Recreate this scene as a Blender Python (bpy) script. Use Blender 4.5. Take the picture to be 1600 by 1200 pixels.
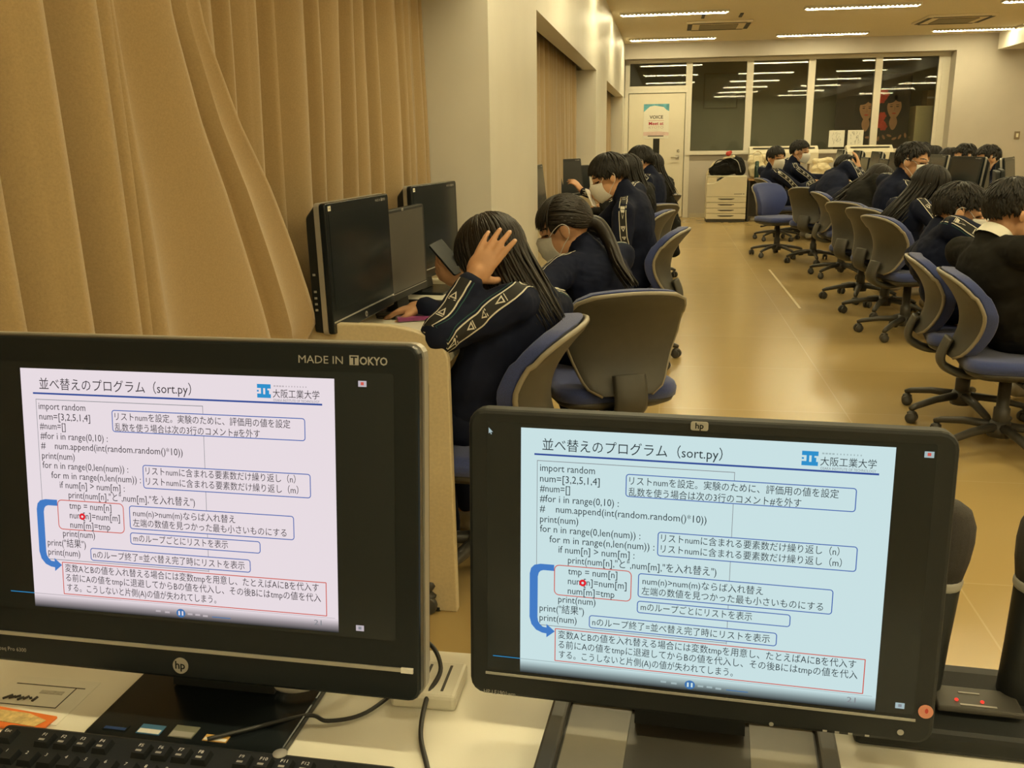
import bpy, bmesh, math, random
from math import sin, cos, pi, radians as rad
from mathutils import Vector as V, Matrix, noise
from mathutils.bvhtree import BVHTree

for o in list(bpy.data.objects): bpy.data.objects.remove(o)
SC = bpy.context.scene
COL = SC.collection
random.seed(7)

# ------------------------------------------------------------------ camera, world, exposure
CAM_H, F_PX = 1.30, 1431.3
_p, _y, _r = 0.25724, 0.1656, -0.01412
_f = V((-sin(_y)*cos(_p), cos(_y)*cos(_p), -sin(_p)))
_rt = V((cos(_y), sin(_y), 0)); _up = _rt.cross(_f)
_R = _rt*cos(_r) + _up*sin(_r); _U = -_rt*sin(_r) + _up*cos(_r)
cam = bpy.data.cameras.new('camera'); camo = bpy.data.objects.new('camera', cam); COL.objects.link(camo)
cam.sensor_fit = 'HORIZONTAL'; cam.sensor_width = 36.0; cam.lens = F_PX/1600*36.0
cam.clip_start = 0.02
M = Matrix((_R, _U, -_f)).transposed().to_4x4(); M.translation = V((0, 0, CAM_H))
camo.matrix_world = M
SC.camera = camo
W = bpy.data.worlds.new('night'); SC.world = W; W.use_nodes = True
W.node_tree.nodes['Background'].inputs[0].default_value = (0.10, 0.09, 0.06, 1)
W.node_tree.nodes['Background'].inputs[1].default_value = 0.12
SC.view_settings.view_transform = 'Standard'
SC.view_settings.look = 'None'
SC.view_settings.exposure = 0.0
SC.view_settings.gamma = 1.0
SC.view_settings.use_curve_mapping = False
SC.cycles.use_denoising = True
SC.cycles.max_bounces = 8
SC.cycles.diffuse_bounces = 4
SC.cycles.sample_clamp_indirect = 6.0
SC.cycles.caustics_reflective = False
SC.cycles.caustics_refractive = False
LAMP_COL = (1.0, 0.865, 0.50)
LAMP_W = 66.0

# ------------------------------------------------------------------ materials
MATS = {}
def mat(name, col, rough=0.6, metal=0.0, emit=None, es=1.0, noise_amt=0.0, nscale=30.0, bump=0.0, bscale=200.0, coat=0.0, spec=0.5, stretch=None, sheen=0.0):
    if name in MATS: return MATS[name]
    m = bpy.data.materials.new(name); m.use_nodes = True
    nt = m.node_tree; b = nt.nodes['Principled BSDF']
    b.inputs['Base Color'].default_value = (*col, 1)
    b.inputs['Roughness'].default_value = rough
    b.inputs['Metallic'].default_value = metal
    b.inputs['Specular IOR Level'].default_value = spec
    b.inputs['Coat Weight'].default_value = coat
    if sheen: b.inputs['Sheen Weight'].default_value = sheen
    if emit:
        b.inputs['Emission Color'].default_value = (*emit, 1); b.inputs['Emission Strength'].default_value = es
    if noise_amt or bump:
        tc = nt.nodes.new('ShaderNodeTexCoord')
        src = tc.outputs['Object']
        if stretch:
            mp = nt.nodes.new('ShaderNodeMapping'); mp.inputs['Scale'].default_value = stretch
            nt.links.new(src, mp.inputs['Vector']); src = mp.outputs['Vector']
    if noise_amt:
        n = nt.nodes.new('ShaderNodeTexNoise'); n.inputs['Scale'].default_value = nscale; n.inputs['Detail'].default_value = 5
        nt.links.new(src, n.inputs['Vector'])
        r = nt.nodes.new('ShaderNodeValToRGB')
        r.color_ramp.elements[0].position = 0.3; r.color_ramp.elements[1].position = 0.7
        r.color_ramp.elements[0].color = (*[c*(1-noise_amt) for c in col], 1)
        r.color_ramp.elements[1].color = (*[min(1, c*(1+noise_amt)) for c in col], 1)
        nt.links.new(n.outputs['Fac'], r.inputs['Fac']); nt.links.new(r.outputs['Color'], b.inputs['Base Color'])
    if bump:
        n2 = nt.nodes.new('ShaderNodeTexNoise'); n2.inputs['Scale'].default_value = bscale; n2.inputs['Detail'].default_value = 4
        nt.links.new(src, n2.inputs['Vector'])
        bp = nt.nodes.new('ShaderNodeBump'); bp.inputs['Strength'].default_value = bump; bp.inputs['Distance'].default_value = 0.01
        nt.links.new(n2.outputs['Fac'], bp.inputs['Height']); nt.links.new(bp.outputs['Normal'], b.inputs['Normal'])
    MATS[name] = m
    return m

def emis(name, col, s=1.0):
    if name in MATS: return MATS[name]
    m = bpy.data.materials.new(name); m.use_nodes = True
    nt = m.node_tree; nt.nodes.clear()
    e = nt.nodes.new('ShaderNodeEmission'); o = nt.nodes.new('ShaderNodeOutputMaterial')
    e.inputs[0].default_value = (*col, 1); e.inputs[1].default_value = s
    nt.links.new(e.outputs[0], o.inputs[0]); MATS[name] = m
    return m

def glass(name, tint=(0.93, 0.93, 0.89), ior=1.5):
    if name in MATS: return MATS[name]
    m = bpy.data.materials.new(name); m.use_nodes = True
    nt = m.node_tree; nt.nodes.clear()
    t = nt.nodes.new('ShaderNodeBsdfTransparent'); t.inputs[0].default_value = (*tint, 1)
    g = nt.nodes.new('ShaderNodeBsdfGlossy'); g.inputs['Roughness'].default_value = 0.02
    f = nt.nodes.new('ShaderNodeFresnel'); f.inputs['IOR'].default_value = ior
    mx = nt.nodes.new('ShaderNodeMixShader'); o = nt.nodes.new('ShaderNodeOutputMaterial')
    nt.links.new(f.outputs[0], mx.inputs[0]); nt.links.new(t.outputs[0], mx.inputs[1]); nt.links.new(g.outputs[0], mx.inputs[2])
    nt.links.new(mx.outputs[0], o.inputs[0]); MATS[name] = m
    return m

WALLB = mat('wall_paint_dimmed', (0.46, 0.42, 0.36), 0.5, noise_amt=0.03, nscale=3, bump=0.02, bscale=300)  # wall paint darkened: dimmer light on the back wall put into the colour
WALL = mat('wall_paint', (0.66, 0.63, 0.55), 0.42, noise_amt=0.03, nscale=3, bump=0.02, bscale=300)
CEIL = mat('ceiling_board', (0.74, 0.66, 0.50), 0.8, noise_amt=0.04, nscale=60)
FRAME = mat('cream_frame', (0.66, 0.62, 0.52), 0.45, noise_amt=0.02)
DOORM = mat('door_paint', (0.68, 0.63, 0.50), 0.4, noise_amt=0.02, nscale=4)
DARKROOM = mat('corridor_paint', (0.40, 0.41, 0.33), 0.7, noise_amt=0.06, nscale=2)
CURT = mat('curtain_cloth', (0.36, 0.25, 0.115), 0.9, noise_amt=0.09, nscale=260, bump=0.25, bscale=900, sheen=0.3)
DESKW = mat('desk_white', (0.74, 0.71, 0.60), 0.35, noise_amt=0.02, nscale=5)
PANELM = mat('panel_cream', (0.60, 0.51, 0.33), 0.45, noise_amt=0.06, nscale=120)
WOOD = mat('table_edge_wood', (0.36, 0.21, 0.08), 0.5, noise_amt=0.2, nscale=12, stretch=(1, 8, 8))
BLACKG = mat('black_gloss_plastic', (0.010, 0.013, 0.0145), 0.25, spec=0.22)
BLACKM = mat('black_matt_plastic', (0.014, 0.016, 0.016), 0.5, spec=0.3, noise_amt=0.06, bump=0.05, bscale=800)
SCREEN_OFF = mat('dark_screen', (0.012, 0.016, 0.018), 0.2, spec=0.35)
SCREEN_LCD = mat('matt_dark_screen', (0.075, 0.07, 0.06), 0.35, noise_amt=0.04)
SILVER = mat('silver_trim', (0.42, 0.40, 0.35), 0.35, metal=0.5, noise_amt=0.03)
STEEL = mat('brushed_steel', (0.55, 0.52, 0.45), 0.3, metal=0.9, noise_amt=0.05)
WHITEP = mat('white_print', (0.75, 0.73, 0.68), 0.5, noise_amt=0.02)
GREYP = mat('grey_print', (0.32, 0.31, 0.28), 0.5, noise_amt=0.02)
CHGREY = mat('chair_grey_shell', (0.060, 0.057, 0.046), 0.5, noise_amt=0.05, bump=0.06, bscale=500)
CHTRIM = mat('chair_light_trim', (0.26, 0.235, 0.18), 0.4, noise_amt=0.04)
CHBLUE = mat('chair_blue_fabric', (0.035, 0.055, 0.19), 0.9, noise_amt=0.25, nscale=400, bump=0.3, bscale=900, sheen=0.3)
CHBASE = mat('chair_dark_base', (0.045, 0.042, 0.035), 0.45, noise_amt=0.05)
NAVY = mat('navy_jersey', (0.0075, 0.0105, 0.027), 0.9, noise_amt=0.18, nscale=14, bump=0.12, bscale=22, spec=0.2)
BLACKC = mat('black_cloth', (0.011, 0.0105, 0.009), 0.9, noise_amt=0.2, nscale=16, bump=0.12, bscale=22, spec=0.2)
STRIPEB = mat('stripe_black', (0.012, 0.012, 0.011), 0.8, noise_amt=0.1, nscale=200)
STRIPEW = mat('stripe_white', (0.62, 0.60, 0.52), 0.8, noise_amt=0.05, nscale=200)
STRIPET = mat('stripe_teal', (0.012, 0.07, 0.07), 0.8, noise_amt=0.05, nscale=200)
SKIN = mat('skin', (0.56, 0.31, 0.165), 0.55, noise_amt=0.05, nscale=25, bump=0.03, bscale=150)
EYEM = mat('eye_dark', (0.02, 0.015, 0.012), 0.25, noise_amt=0.05)
NAIL = mat('fingernail', (0.66, 0.42, 0.28), 0.3, noise_amt=0.03)
HAIR = mat('black_hair', (0.0095, 0.008, 0.006), 0.5, noise_amt=0.4, nscale=60, spec=0.3, stretch=(1, 1, 0.15))
HAIRB = mat('brown_black_hair', (0.013, 0.0095, 0.006), 0.46, noise_amt=0.4, nscale=60, spec=0.32, stretch=(1, 1, 0.15))
MASKM = mat('white_mask_cloth', (0.62, 0.60, 0.55), 0.9, noise_amt=0.03, nscale=90, bump=0.2, bscale=120)
SHIRT = mat('white_shirt', (0.75, 0.72, 0.62), 0.8, noise_amt=0.03)
SHOE = mat('shoe_white', (0.45, 0.43, 0.38), 0.6, noise_amt=0.05)
CANVAS = mat('canvas_bag', (0.70, 0.62, 0.42), 0.9, noise_amt=0.06, nscale=90, bump=0.3, bscale=30)
BEIGE = mat('beige_plastic', (0.66, 0.61, 0.46), 0.45, noise_amt=0.02, nscale=8)
SLOT = mat('dark_slot', (0.05, 0.045, 0.035), 0.7, noise_amt=0.05)
PAPER = mat('paper', (0.72, 0.70, 0.60), 0.8, noise_amt=0.02)
RED = mat('red_plastic', (0.45, 0.04, 0.025), 0.5, noise_amt=0.05)
ORANGE = mat('orange_print', (0.70, 0.17, 0.03), 0.5, noise_amt=0.08, nscale=40)
GREENB = mat('dark_green_bottle', (0.012, 0.035, 0.026), 0.25, noise_amt=0.05)
CARD = mat('cardboard', (0.36, 0.26, 0.12), 0.8, noise_amt=0.06)
CABLE = mat('black_cable', (0.02, 0.02, 0.018), 0.5, noise_amt=0.05)
GCABLE = mat('grey_cable', (0.42, 0.40, 0.34), 0.5, noise_amt=0.04)

def floor_mat():
    m = bpy.data.materials.new('waxed_vinyl_floor'); m.use_nodes = True
    nt = m.node_tree; b = nt.nodes['Principled BSDF']
    tc = nt.nodes.new('ShaderNodeTexCoord')
    br = nt.nodes.new('ShaderNodeTexBrick'); br.offset = 0.0; br.inputs['Scale'].default_value = 1.0
    br.inputs['Brick Width'].default_value = 0.9; br.inputs['Row Height'].default_value = 0.9
    br.inputs['Mortar Size'].default_value = 0.003; br.inputs['Bias'].default_value = 0
    br.inputs['Color1'].default_value = (0.435, 0.315, 0.135, 1); br.inputs['Color2'].default_value = (0.41, 0.297, 0.125, 1)
    br.inputs['Mortar'].default_value = (0.48, 0.365, 0.18, 1)
    nt.links.new(tc.outputs['Object'], br.inputs['Vector'])
    n = nt.nodes.new('ShaderNodeTexNoise'); n.inputs['Scale'].default_value = 5.0; n.inputs['Detail'].default_value = 3
    nt.links.new(tc.outputs['Object'], n.inputs['Vector'])
    mx = nt.nodes.new('ShaderNodeMixRGB'); mx.blend_type = 'MULTIPLY'; mx.inputs[0].default_value = 0.30
    nt.links.new(br.outputs['Color'], mx.inputs[1]); nt.links.new(n.outputs['Color'], mx.inputs[2])
    nt.links.new(br.outputs['Color'], b.inputs['Base Color'])
    rr = nt.nodes.new('ShaderNodeMapRange'); rr.inputs['To Min'].default_value = 0.19; rr.inputs['To Max'].default_value = 0.25
    nt.links.new(n.outputs['Fac'], rr.inputs['Value']); nt.links.new(rr.outputs[0], b.inputs['Roughness'])
    MATS['floor'] = m
    return m
FLOOR = floor_mat()

# ------------------------------------------------------------------ mesh helpers
class MB:
    """collects faces with materials, builds ONE mesh object"""
    def __init__(s): s.v = []; s.f = []; s.m = []; s.mats = []; s.sm = []
    def mi(s, m):
        if m not in s.mats: s.mats.append(m)
        return s.mats.index(m)
    def add(s, vs, fs, m, smooth=False):
        k = len(s.v); i = s.mi(m)
        s.v += [tuple(v) for v in vs]
        for f in fs: s.f.append([k+j for j in f]); s.m.append(i); s.sm.append(smooth)
        return s
    def box(s, a, b, m, T=None):
        x0, y0, z0 = a; x1, y1, z1 = b
        vs = [V((x, y, z)) for z in (z0, z1) for y in (y0, y1) for x in (x0, x1)]
        if T: vs = [T @ v for v in vs]
        return s.add(vs, [(0, 2, 3, 1), (4, 5, 7, 6), (0, 1, 5, 4), (2, 6, 7, 3), (0, 4, 6, 2), (1, 3, 7, 5)], m)
    def prism(s, pts, d0, d1, m, T=None, smooth=False):
        """pts: 2D outline (ccw), extruded from d0 to d1; local coords (x, d, z)"""
        n = len(pts)
        vs = [V((p[0], d0, p[1])) for p in pts] + [V((p[0], d1, p[1])) for p in pts]
        if T: vs = [T @ v for v in vs]
        fs = [tuple(range(n)), tuple(range(2*n-1, n-1, -1))] + [(i, i+n, (i+1) % n+n, (i+1) % n) for i in range(n)]
        return s.add(vs, fs, m, smooth)
    def loft(s, rings, m, smooth=True, caps=True, closed=True):
        n = len(rings[0]); vs = [p for r in rings for p in r]; fs = []
        for i in range(len(rings)-1):
            for j in range(n if closed else n-1):
                a = i*n+j; b = i*n+(j+1) % n
                fs.append((a, b, b+n, a+n))
        if caps and closed:
            fs.append(tuple(range(n-1, -1, -1))); fs.append(tuple(range((len(rings)-1)*n, len(rings)*n)))
        return s.add(vs, fs, m, smooth)
    def tube(s, pts, r, m, n=8, smooth=True, flat=1.0, ref=None):
        pts = [V(p) for p in pts]; rs = r if isinstance(r, (list, tuple)) else [r]*len(pts)
        rings = []; pn = None
        for i, p in enumerate(pts):
            t = (pts[min(i+1, len(pts)-1)] - pts[max(i-1, 0)])
            t = t.normalized() if t.length > 1e-9 else V((0, 0, 1))
            if pn is None:
                pn = (ref or (V((0, 0, 1)) if abs(t.z) < 0.9 else V((1, 0, 0))))
            pn = pn - t*pn.dot(t)
            pn = pn.normalized() if pn.length > 1e-6 else t.orthogonal().normalized()
            bn = t.cross(pn)
            rings.append([p + bn*(cos(2*pi*k/n)*rs[i]) + pn*(sin(2*pi*k/n)*rs[i]*flat) for k in range(n)])
        return s.loft(rings, m, smooth)
    def lathe(s, prof, m, n=20, T=None, smooth=True):
        rings = [[V((r*cos(2*pi*k/n), r*sin(2*pi*k/n), z)) for k in range(n)] for r, z in prof]
        if T: rings = [[T @ v for v in r] for r in rings]
        return s.loft(rings, m, smooth)
    def ell(s, c, r, m, Rm=None, n=14, k=9):
        c = V(c); rings = []
        for i in range(k+1):
            th = pi*(0.02 + 0.96*i/k)
            ring = []
            for j in range(n):
                p = V((r[0]*sin(th)*cos(2*pi*j/n), r[1]*sin(th)*sin(2*pi*j/n), -r[2]*cos(th)))
                ring.append(c + (Rm @ p if Rm else p))
            rings.append(ring)
        return s.loft(rings, m, True)
    def build(s, name, parent=None, loc=None):
        me = bpy.data.meshes.new(name); me.from_pydata(s.v, [], s.f)
        for m in s.mats: me.materials.append(m)
        me.polygons.foreach_set('material_index', s.m); me.polygons.foreach_set('use_smooth', s.sm)
        me.update()
        bm = bmesh.new(); bm.from_mesh(me); bmesh.ops.recalc_face_normals(bm, faces=bm.faces); bm.to_mesh(me); bm.free()
        o = bpy.data.objects.new(name, me); COL.objects.link(o)
        if parent: o.parent = parent
        if loc: o.location = loc
        return o

def bevel(o, w=0.004, seg=2, ang=40):
    b = o.modifiers.new('bevel', 'BEVEL'); b.width = w; b.segments = seg; b.limit_method = 'ANGLE'; b.angle_limit = rad(ang)
    return o
def smooth(o):
    o.data.polygons.foreach_set('use_smooth', [True]*len(o.data.polygons)); return o
def thing(name, label, cat, loc=(0, 0, 0), rz=0.0, group=None):
    o = bpy.data.objects.new(name, None); COL.objects.link(o); o.empty_display_size = 0.1
    o.location = loc; o.rotation_euler = (0, 0, rz); tag(o, label, cat, group); return o
def tag(o, label, cat, group=None):
    o['label'] = label; o['category'] = cat
    if group: o['group'] = group
    return o
def struct(o): o['kind'] = 'structure'; return o
def copy_tree(o, parent=None):
    c = o.copy(); COL.objects.link(c)
    if parent: c.parent = parent
    for ch in o.children: copy_tree(ch, c)
    return c
def rrect(x0, z0, x1, z1, r, n=5):
    out = []
    for cx, cz, a0 in ((x1-r, z0+r, -pi/2), (x1-r, z1-r, 0), (x0+r, z1-r, pi/2), (x0+r, z0+r, pi)):
        out += [(cx + r*cos(a0+pi/2*i/n), cz + r*sin(a0+pi/2*i/n)) for i in range(n+1)]
    return out
def arcpts(fn, n): return [fn(i/n) for i in range(n+1)]
def catmull(P, n=8):
    P = [V(p) for p in P]; out = []
    for i in range(len(P)-1):
        p0 = P[max(i-1, 0)]; p1 = P[i]; p2 = P[i+1]; p3 = P[min(i+2, len(P)-1)]
        for k in range(n):
            t = k/n
            out.append(0.5*((2*p1) + (p2-p0)*t + (2*p0-5*p1+4*p2-p3)*t*t + (3*p1-p0-3*p2+p3)*t**3))
    out.append(P[-1]); return out

_tc = {}
def text2d(s, bold=False):
    """flat text as (verts, faces, width) in 2D, unit size, baseline at y=0, left at x=0"""
    if (s, bold) in _tc: return _tc[(s, bold)]
    cu = bpy.data.curves.new('t', 'FONT'); cu.body = s; cu.size = 1.0; cu.resolution_u = 2
    if bold: cu.offset = 0.022
    o = bpy.data.objects.new('t', cu); COL.objects.link(o)
    dg = bpy.context.evaluated_depsgraph_get()
    me = bpy.data.meshes.new_from_object(o.evaluated_get(dg))
    vs = [(v.co.x, v.co.y) for v in me.vertices]; fs = [tuple(p.vertices) for p in me.polygons]
    bpy.data.objects.remove(o); bpy.data.curves.remove(cu); bpy.data.meshes.remove(me)
    if vs:
        x0 = min(v[0] for v in vs); vs = [(x-x0, y) for x, y in vs]; w = max(v[0] for v in vs)
    else: w = 1
    _tc[(s, bold)] = (vs, fs, w); return _tc[(s, bold)]
def put_text(mb, s, fn, x, y, h, m, width=None, bold=False, align='l'):
    """fn maps 2D -> 3D; h is the font size; width stretches to fit"""
    vs, fs, w = text2d(s, bold)
    sx = (width/w) if width else h
    off = 0 if align == 'l' else (-w*sx/2 if align == 'c' else -w*sx)
    mb.add([fn(x + off + a*sx, y + b*h) for a, b in vs], fs, m)
# ------------------------------------------------------------------ the room
WX, CZ, BY = -0.728, 2.86, 16.22     # left wall face, ceiling height, back wall face
def S(name, boxes, m, **k):
    mb = MB()
    for a, b in boxes: mb.box(a, b, m)
    return struct(mb.build(name, **k))
S('floor', [((-2.2, -5, -0.1), (9.2, 19.5, 0))], FLOOR)
S('ceiling', [((-2.2, -5, CZ), (9.2, 19.5, CZ+0.1))], CEIL)
bays = [(-0.58, 3.889), (5.345, 9.83), (11.55, 15.76)]
bx = [((-0.86, -5, 2.007), (WX, BY, CZ)), ((-1.40, -5, 0), (-1.30, BY+0.6, CZ)), ((-1.30, -5, 2.25), (-0.86, BY, CZ))]
prev = -5
for a, b in bays: bx.append(((-1.30, prev, 0), (WX, a, 2.007))); prev = b
bx.append(((-1.30, prev, 0), (WX, BY+0.42, 2.007)))
S('wall_left', bx, WALL)
OX1, OZ1 = 4.47, 2.62
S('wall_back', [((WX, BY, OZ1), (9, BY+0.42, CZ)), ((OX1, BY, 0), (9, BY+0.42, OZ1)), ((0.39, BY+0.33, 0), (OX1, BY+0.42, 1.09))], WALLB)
S('wall_right', [((9, -5, 0), (9.2, 19.5, CZ))], WALL)
S('wall_front', [((-2.2, -5.2, 0), (9.2, -5, CZ))], WALL)
S('trim_1', [((5.02, -5, 2.60), (5.7, BY-0.15, CZ))], WALL)           # boxed beam under the ceiling
S('baseboard_back', [((0.42, BY+0.315, 0), (OX1, BY+0.332, 0.07)), ((OX1, BY-0.012, 0), (9, BY, 0.07))], mat('skirting', (0.50, 0.45, 0.33), 0.5, noise_amt=0.03))

# glazed partition: windows
GL = glass('window_glass')
FY0, FY1 = BY+0.29, BY+0.37
edges = [(0.36, 1.32), (1.36, 2.31), (2.35, 3.36), (3.40, 4.33)]
for i, (a, b) in enumerate(edges):
    mb = MB(); t = 0.035; z0, z1 = 1.09, 2.60
    mb.box((a-0.02, FY0, z0), (a+t, FY1, z1), FRAME).box((b-t, FY0, z0), (b+0.02, FY1, z1), FRAME)
    mb.box((a+t, FY0, z0), (b-t, FY1, z0+t), FRAME).box((a+t, FY0, z1-t), (b-t, FY1, z1), FRAME)
    w = struct(mb.build('window_%d' % (i+1)))
    struct(MB().box((a+t, FY0+0.03, z0+t), (b-t, FY0+0.038, z1-t), GL).build('pane', w))
mb = MB(); mb.box((4.352, FY0, 0.0), (OX1, FY1, 2.62), FRAME).box((-0.73, FY0, 2.601), (4.35, FY1, 2.63), FRAME).box((0.32, FY0-0.02, 1.06), (4.35, FY1, 1.10), FRAME)
struct(mb.build('trim_2'))
# transom above the door
mb = MB(); z0, z1 = 2.141, 2.60
mb.box((-0.73, FY0, z0), (-0.65, FY1, z1), FRAME).box((0.29, FY0, z0), (0.339, FY1, z1), FRAME).box((-0.65, FY0, z0), (0.29, FY1, z0+0.06), FRAME).box((-0.65, FY0, z1-0.03), (0.29, FY1, z1), FRAME)
w = struct(mb.build('window_5')); struct(MB().box((-0.65, FY0+0.03, z0+0.06), (0.29, FY0+0.038, z1-0.03), GL).build('pane', w))
# the door
mb = MB(); mb.box((-0.73, FY0, 0), (-0.67, FY1, 2.14), FRAME).box((0.30, FY0, 0), (0.339, FY1, 2.14), FRAME).box((0.339, FY0, 0), (0.39, FY1, 1.06), FRAME).box((-0.67, FY0, 2.09), (0.30, FY1, 2.14), FRAME)
struct(mb.build('trim_3'))
DY = FY0+0.02
d = struct(bevel(MB().box((-0.66, DY, 0.01), (0.29, DY+0.045, 2.08), DOORM).build('door_1'), 0.003))
struct(MB().box((-0.235, DY-0.003, 0.75), (-0.125, DY, 1.62), mat('slit_glass', (0.02, 0.02, 0.016), 0.15, noise_amt=0.03)).build('slit_window', d))
mb = MB(); mb.box((0.155, DY-0.004, 0.98), (0.215, DY, 1.06), STEEL).tube([(0.20, DY, 1.02), (0.20, DY-0.05, 1.02), (0.185, DY-0.055, 1.02), (0.07, DY-0.055, 1.02)], 0.011, STEEL)
struct(mb.build('door_handle', d))
struct(MB().lathe([(0.0, 0), (0.024, 0), (0.024, 0.008), (0.0, 0.010)], STEEL, 16, Matrix.Translation((0.195, DY, 1.13)) @ Matrix.Rotation(pi/2, 4, 'X')).build('door_lock', d))
# corridor seen through the glass
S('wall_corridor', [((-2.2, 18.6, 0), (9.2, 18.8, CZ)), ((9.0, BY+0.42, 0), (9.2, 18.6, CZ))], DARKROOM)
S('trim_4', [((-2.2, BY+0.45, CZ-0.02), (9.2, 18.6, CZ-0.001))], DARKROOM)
# light switch
t = thing('light_switch', 'small beige light switch plate on the right part of the back wall', 'light switch', (5.50, BY, 1.31))
bevel(MB().box((-0.04, -0.012, -0.06), (0.04, 0, 0.06), mat('switch_plate', (0.20, 0.15, 0.09), 0.5, noise_amt=0.03)).build('plate', t), 0.004)
bevel(MB().box((-0.018, -0.018, -0.03), (0.018, -0.011, 0.03), BEIGE).build('rocker', t), 0.003)

# ------------------------------------------------------------------ ceiling lights (the room's lamps)
LAMP = emis('lamp_tube', LAMP_COL, LAMP_W)
names = {0: 'left', 1: 'middle', 2: 'right', 3: 'far right'}
rows = [15.45, 12.43, 9.41, 6.39, 3.37, 0.35, -2.67]
src = None
for ci, cx in enumerate((0.045, 2.29, 4.55, 7.2)):
    for ri, ry in enumerate(rows):
        if src is None:
            src = r = thing('ceiling_light', '', 'ceiling light')
            mb = MB(); mb.box((-0.66, -0.075, -0.028), (0.66, -0.062, 0), FRAME).box((-0.66, 0.062, -0.028), (0.66, 0.075, 0), FRAME)
            mb.box((-0.675, -0.075, -0.028), (-0.66, 0.075, 0), FRAME).box((0.66, -0.075, -0.028), (0.675, 0.075, 0), FRAME).box((-0.66, -0.062, -0.006), (0.66, 0.062, 0), WALL)
            mb.build('housing', r)
            MB().box((-0.64, -0.045, -0.034), (0.64, 0.045, -0.012), LAMP).build('tube', r)
            saw = [(0.66, -0.020), (-0.66, -0.020)]
            for k in range(25): x = -0.62 + 1.24*k/24; saw += [(x-0.022, -0.027), (x, -0.044), (x+0.022, -0.027)]
            MB().prism(saw, -0.079, -0.075, WHITEP).build('louvre', r)
        else: r = copy_tree(src)
        r.location = (cx, ry, CZ)
        place = ['in the row nearest the back windows', 'in the second row from the back windows', 'in the third row from the back windows', 'in the fourth row from the back windows', 'over the nearer student desks', 'above the front monitors', 'behind the camera'][ri]
        r['label'] = 'long glowing ceiling light, %s column, %s' % (names[ci], place)
        r['group'] = 'long ceiling lights'
# air conditioners
def aircon(x, y, label):
    t = thing('ceiling_air_conditioner', label, 'air conditioner', (x, y, CZ), 0, 'ceiling air conditioners')
    bevel(MB().box((-0.44, -0.44, -0.03), (0.44, 0.44, 0), CEIL).build('panel', t), 0.01)
    bevel(MB().box((-0.26, -0.26, -0.042), (0.26, 0.26, -0.03), mat('grille', (0.25, 0.22, 0.15), 0.7, noise_amt=0.1)).build('grille', t), 0.006)
    for k in range(4):
        T = Matrix.Rotation(k*pi/2, 4, 'Z')
        MB().box((-0.36, -0.42, -0.034), (0.36, -0.36, -0.0305), SLOT, T).build('air_slot', t)
aircon(0.66, 13.9, 'square ceiling air conditioner between the left and second light columns')
aircon(3.80, 14.1, 'square ceiling air conditioner nearest the boxed beam at right')
for x, lab in ((0.42, 'thin dark ceiling slot left, above the left air conditioner'), (0.90, 'thin dark ceiling slot right, above the left air conditioner')):
    t = MB().box((-0.02, -0.18, -0.012), (0.02, 0.18, 0), SLOT).build('ceiling_slot', None, (x, 12.95, CZ)); tag(t, lab, 'ceiling slot', 'ceiling slots')

# white tape line on the floor
tag(MB().box((-0.010, -1.15, 0), (0.010, 1.15, 0.0012), mat('floor_tape', (0.58, 0.47, 0.27), 0.4, noise_amt=0.1, nscale=6)).build('floor_tape', None, (1.08, 8.6, 0)), 'pale tape line along the aisle floor beside the right chairs', 'tape')

# ------------------------------------------------------------------ things at the back wall
# poster on the door
t = thing('wall_poster', 'white and blue VOICE poster taped to the cream door', 'poster', (-0.19, DY-0.004, 1.34))
P = MB(); P.box((-0.215, -0.003, 0), (0.215, 0, 0.57), PAPER)
SKYB = mat('poster_blue', (0.10, 0.34, 0.42), 0.6, noise_amt=0.5, nscale=9); PINK = mat('poster_pink', (0.62, 0.46, 0.42), 0.6, noise_amt=0.15, nscale=10)
pts = [(-0.215, 0.57), (-0.215, 0.44), (-0.17, 0.48), (-0.11, 0.53), (-0.03, 0.545), (0.06, 0.53), (0.12, 0.52), (0.17, 0.47), (0.215, 0.45), (0.215, 0.57)]
P.prism(pts, -0.0045, -0.003, SKYB)
P.prism([(-0.215, 0.05), (0.215, 0.05), (0.215, 0.10), (0.05, 0.12), (-0.215, 0.11)], -0.0045, -0.003, PINK)
P.build('sheet', t)
P = MB(); fn = lambda x, y: V((x, -0.006, y))
DK = mat('poster_ink', (0.05, 0.04, 0.03), 0.6, noise_amt=0.05); CR = mat('poster_crimson', (0.42, 0.03, 0.06), 0.6, noise_amt=0.05); PG = mat('poster_grey', (0.5, 0.42, 0.34), 0.6, noise_amt=0.05)
put_text(P, 'VOICE', fn, 0, 0.33, 0.075, DK, 0.23, True, 'c')
put_text(P, 'Meet at', fn, 0, 0.225, 0.075, CR, 0.25, True, 'c')
put_text(P, 'KYOTO', fn, 0, 0.165, 0.06, PG, 0.25, False, 'c')
P.box((-0.14, -0.006, 0.295), (0.13, -0.005, 0.299), CR).box((-0.07, -0.006, 0.14), (0.05, -0.005, 0.143), PG).box((-0.14, -0.006, 0.035), (0.13, -0.005, 0.05), DK)
P.build('print', t)
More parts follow.
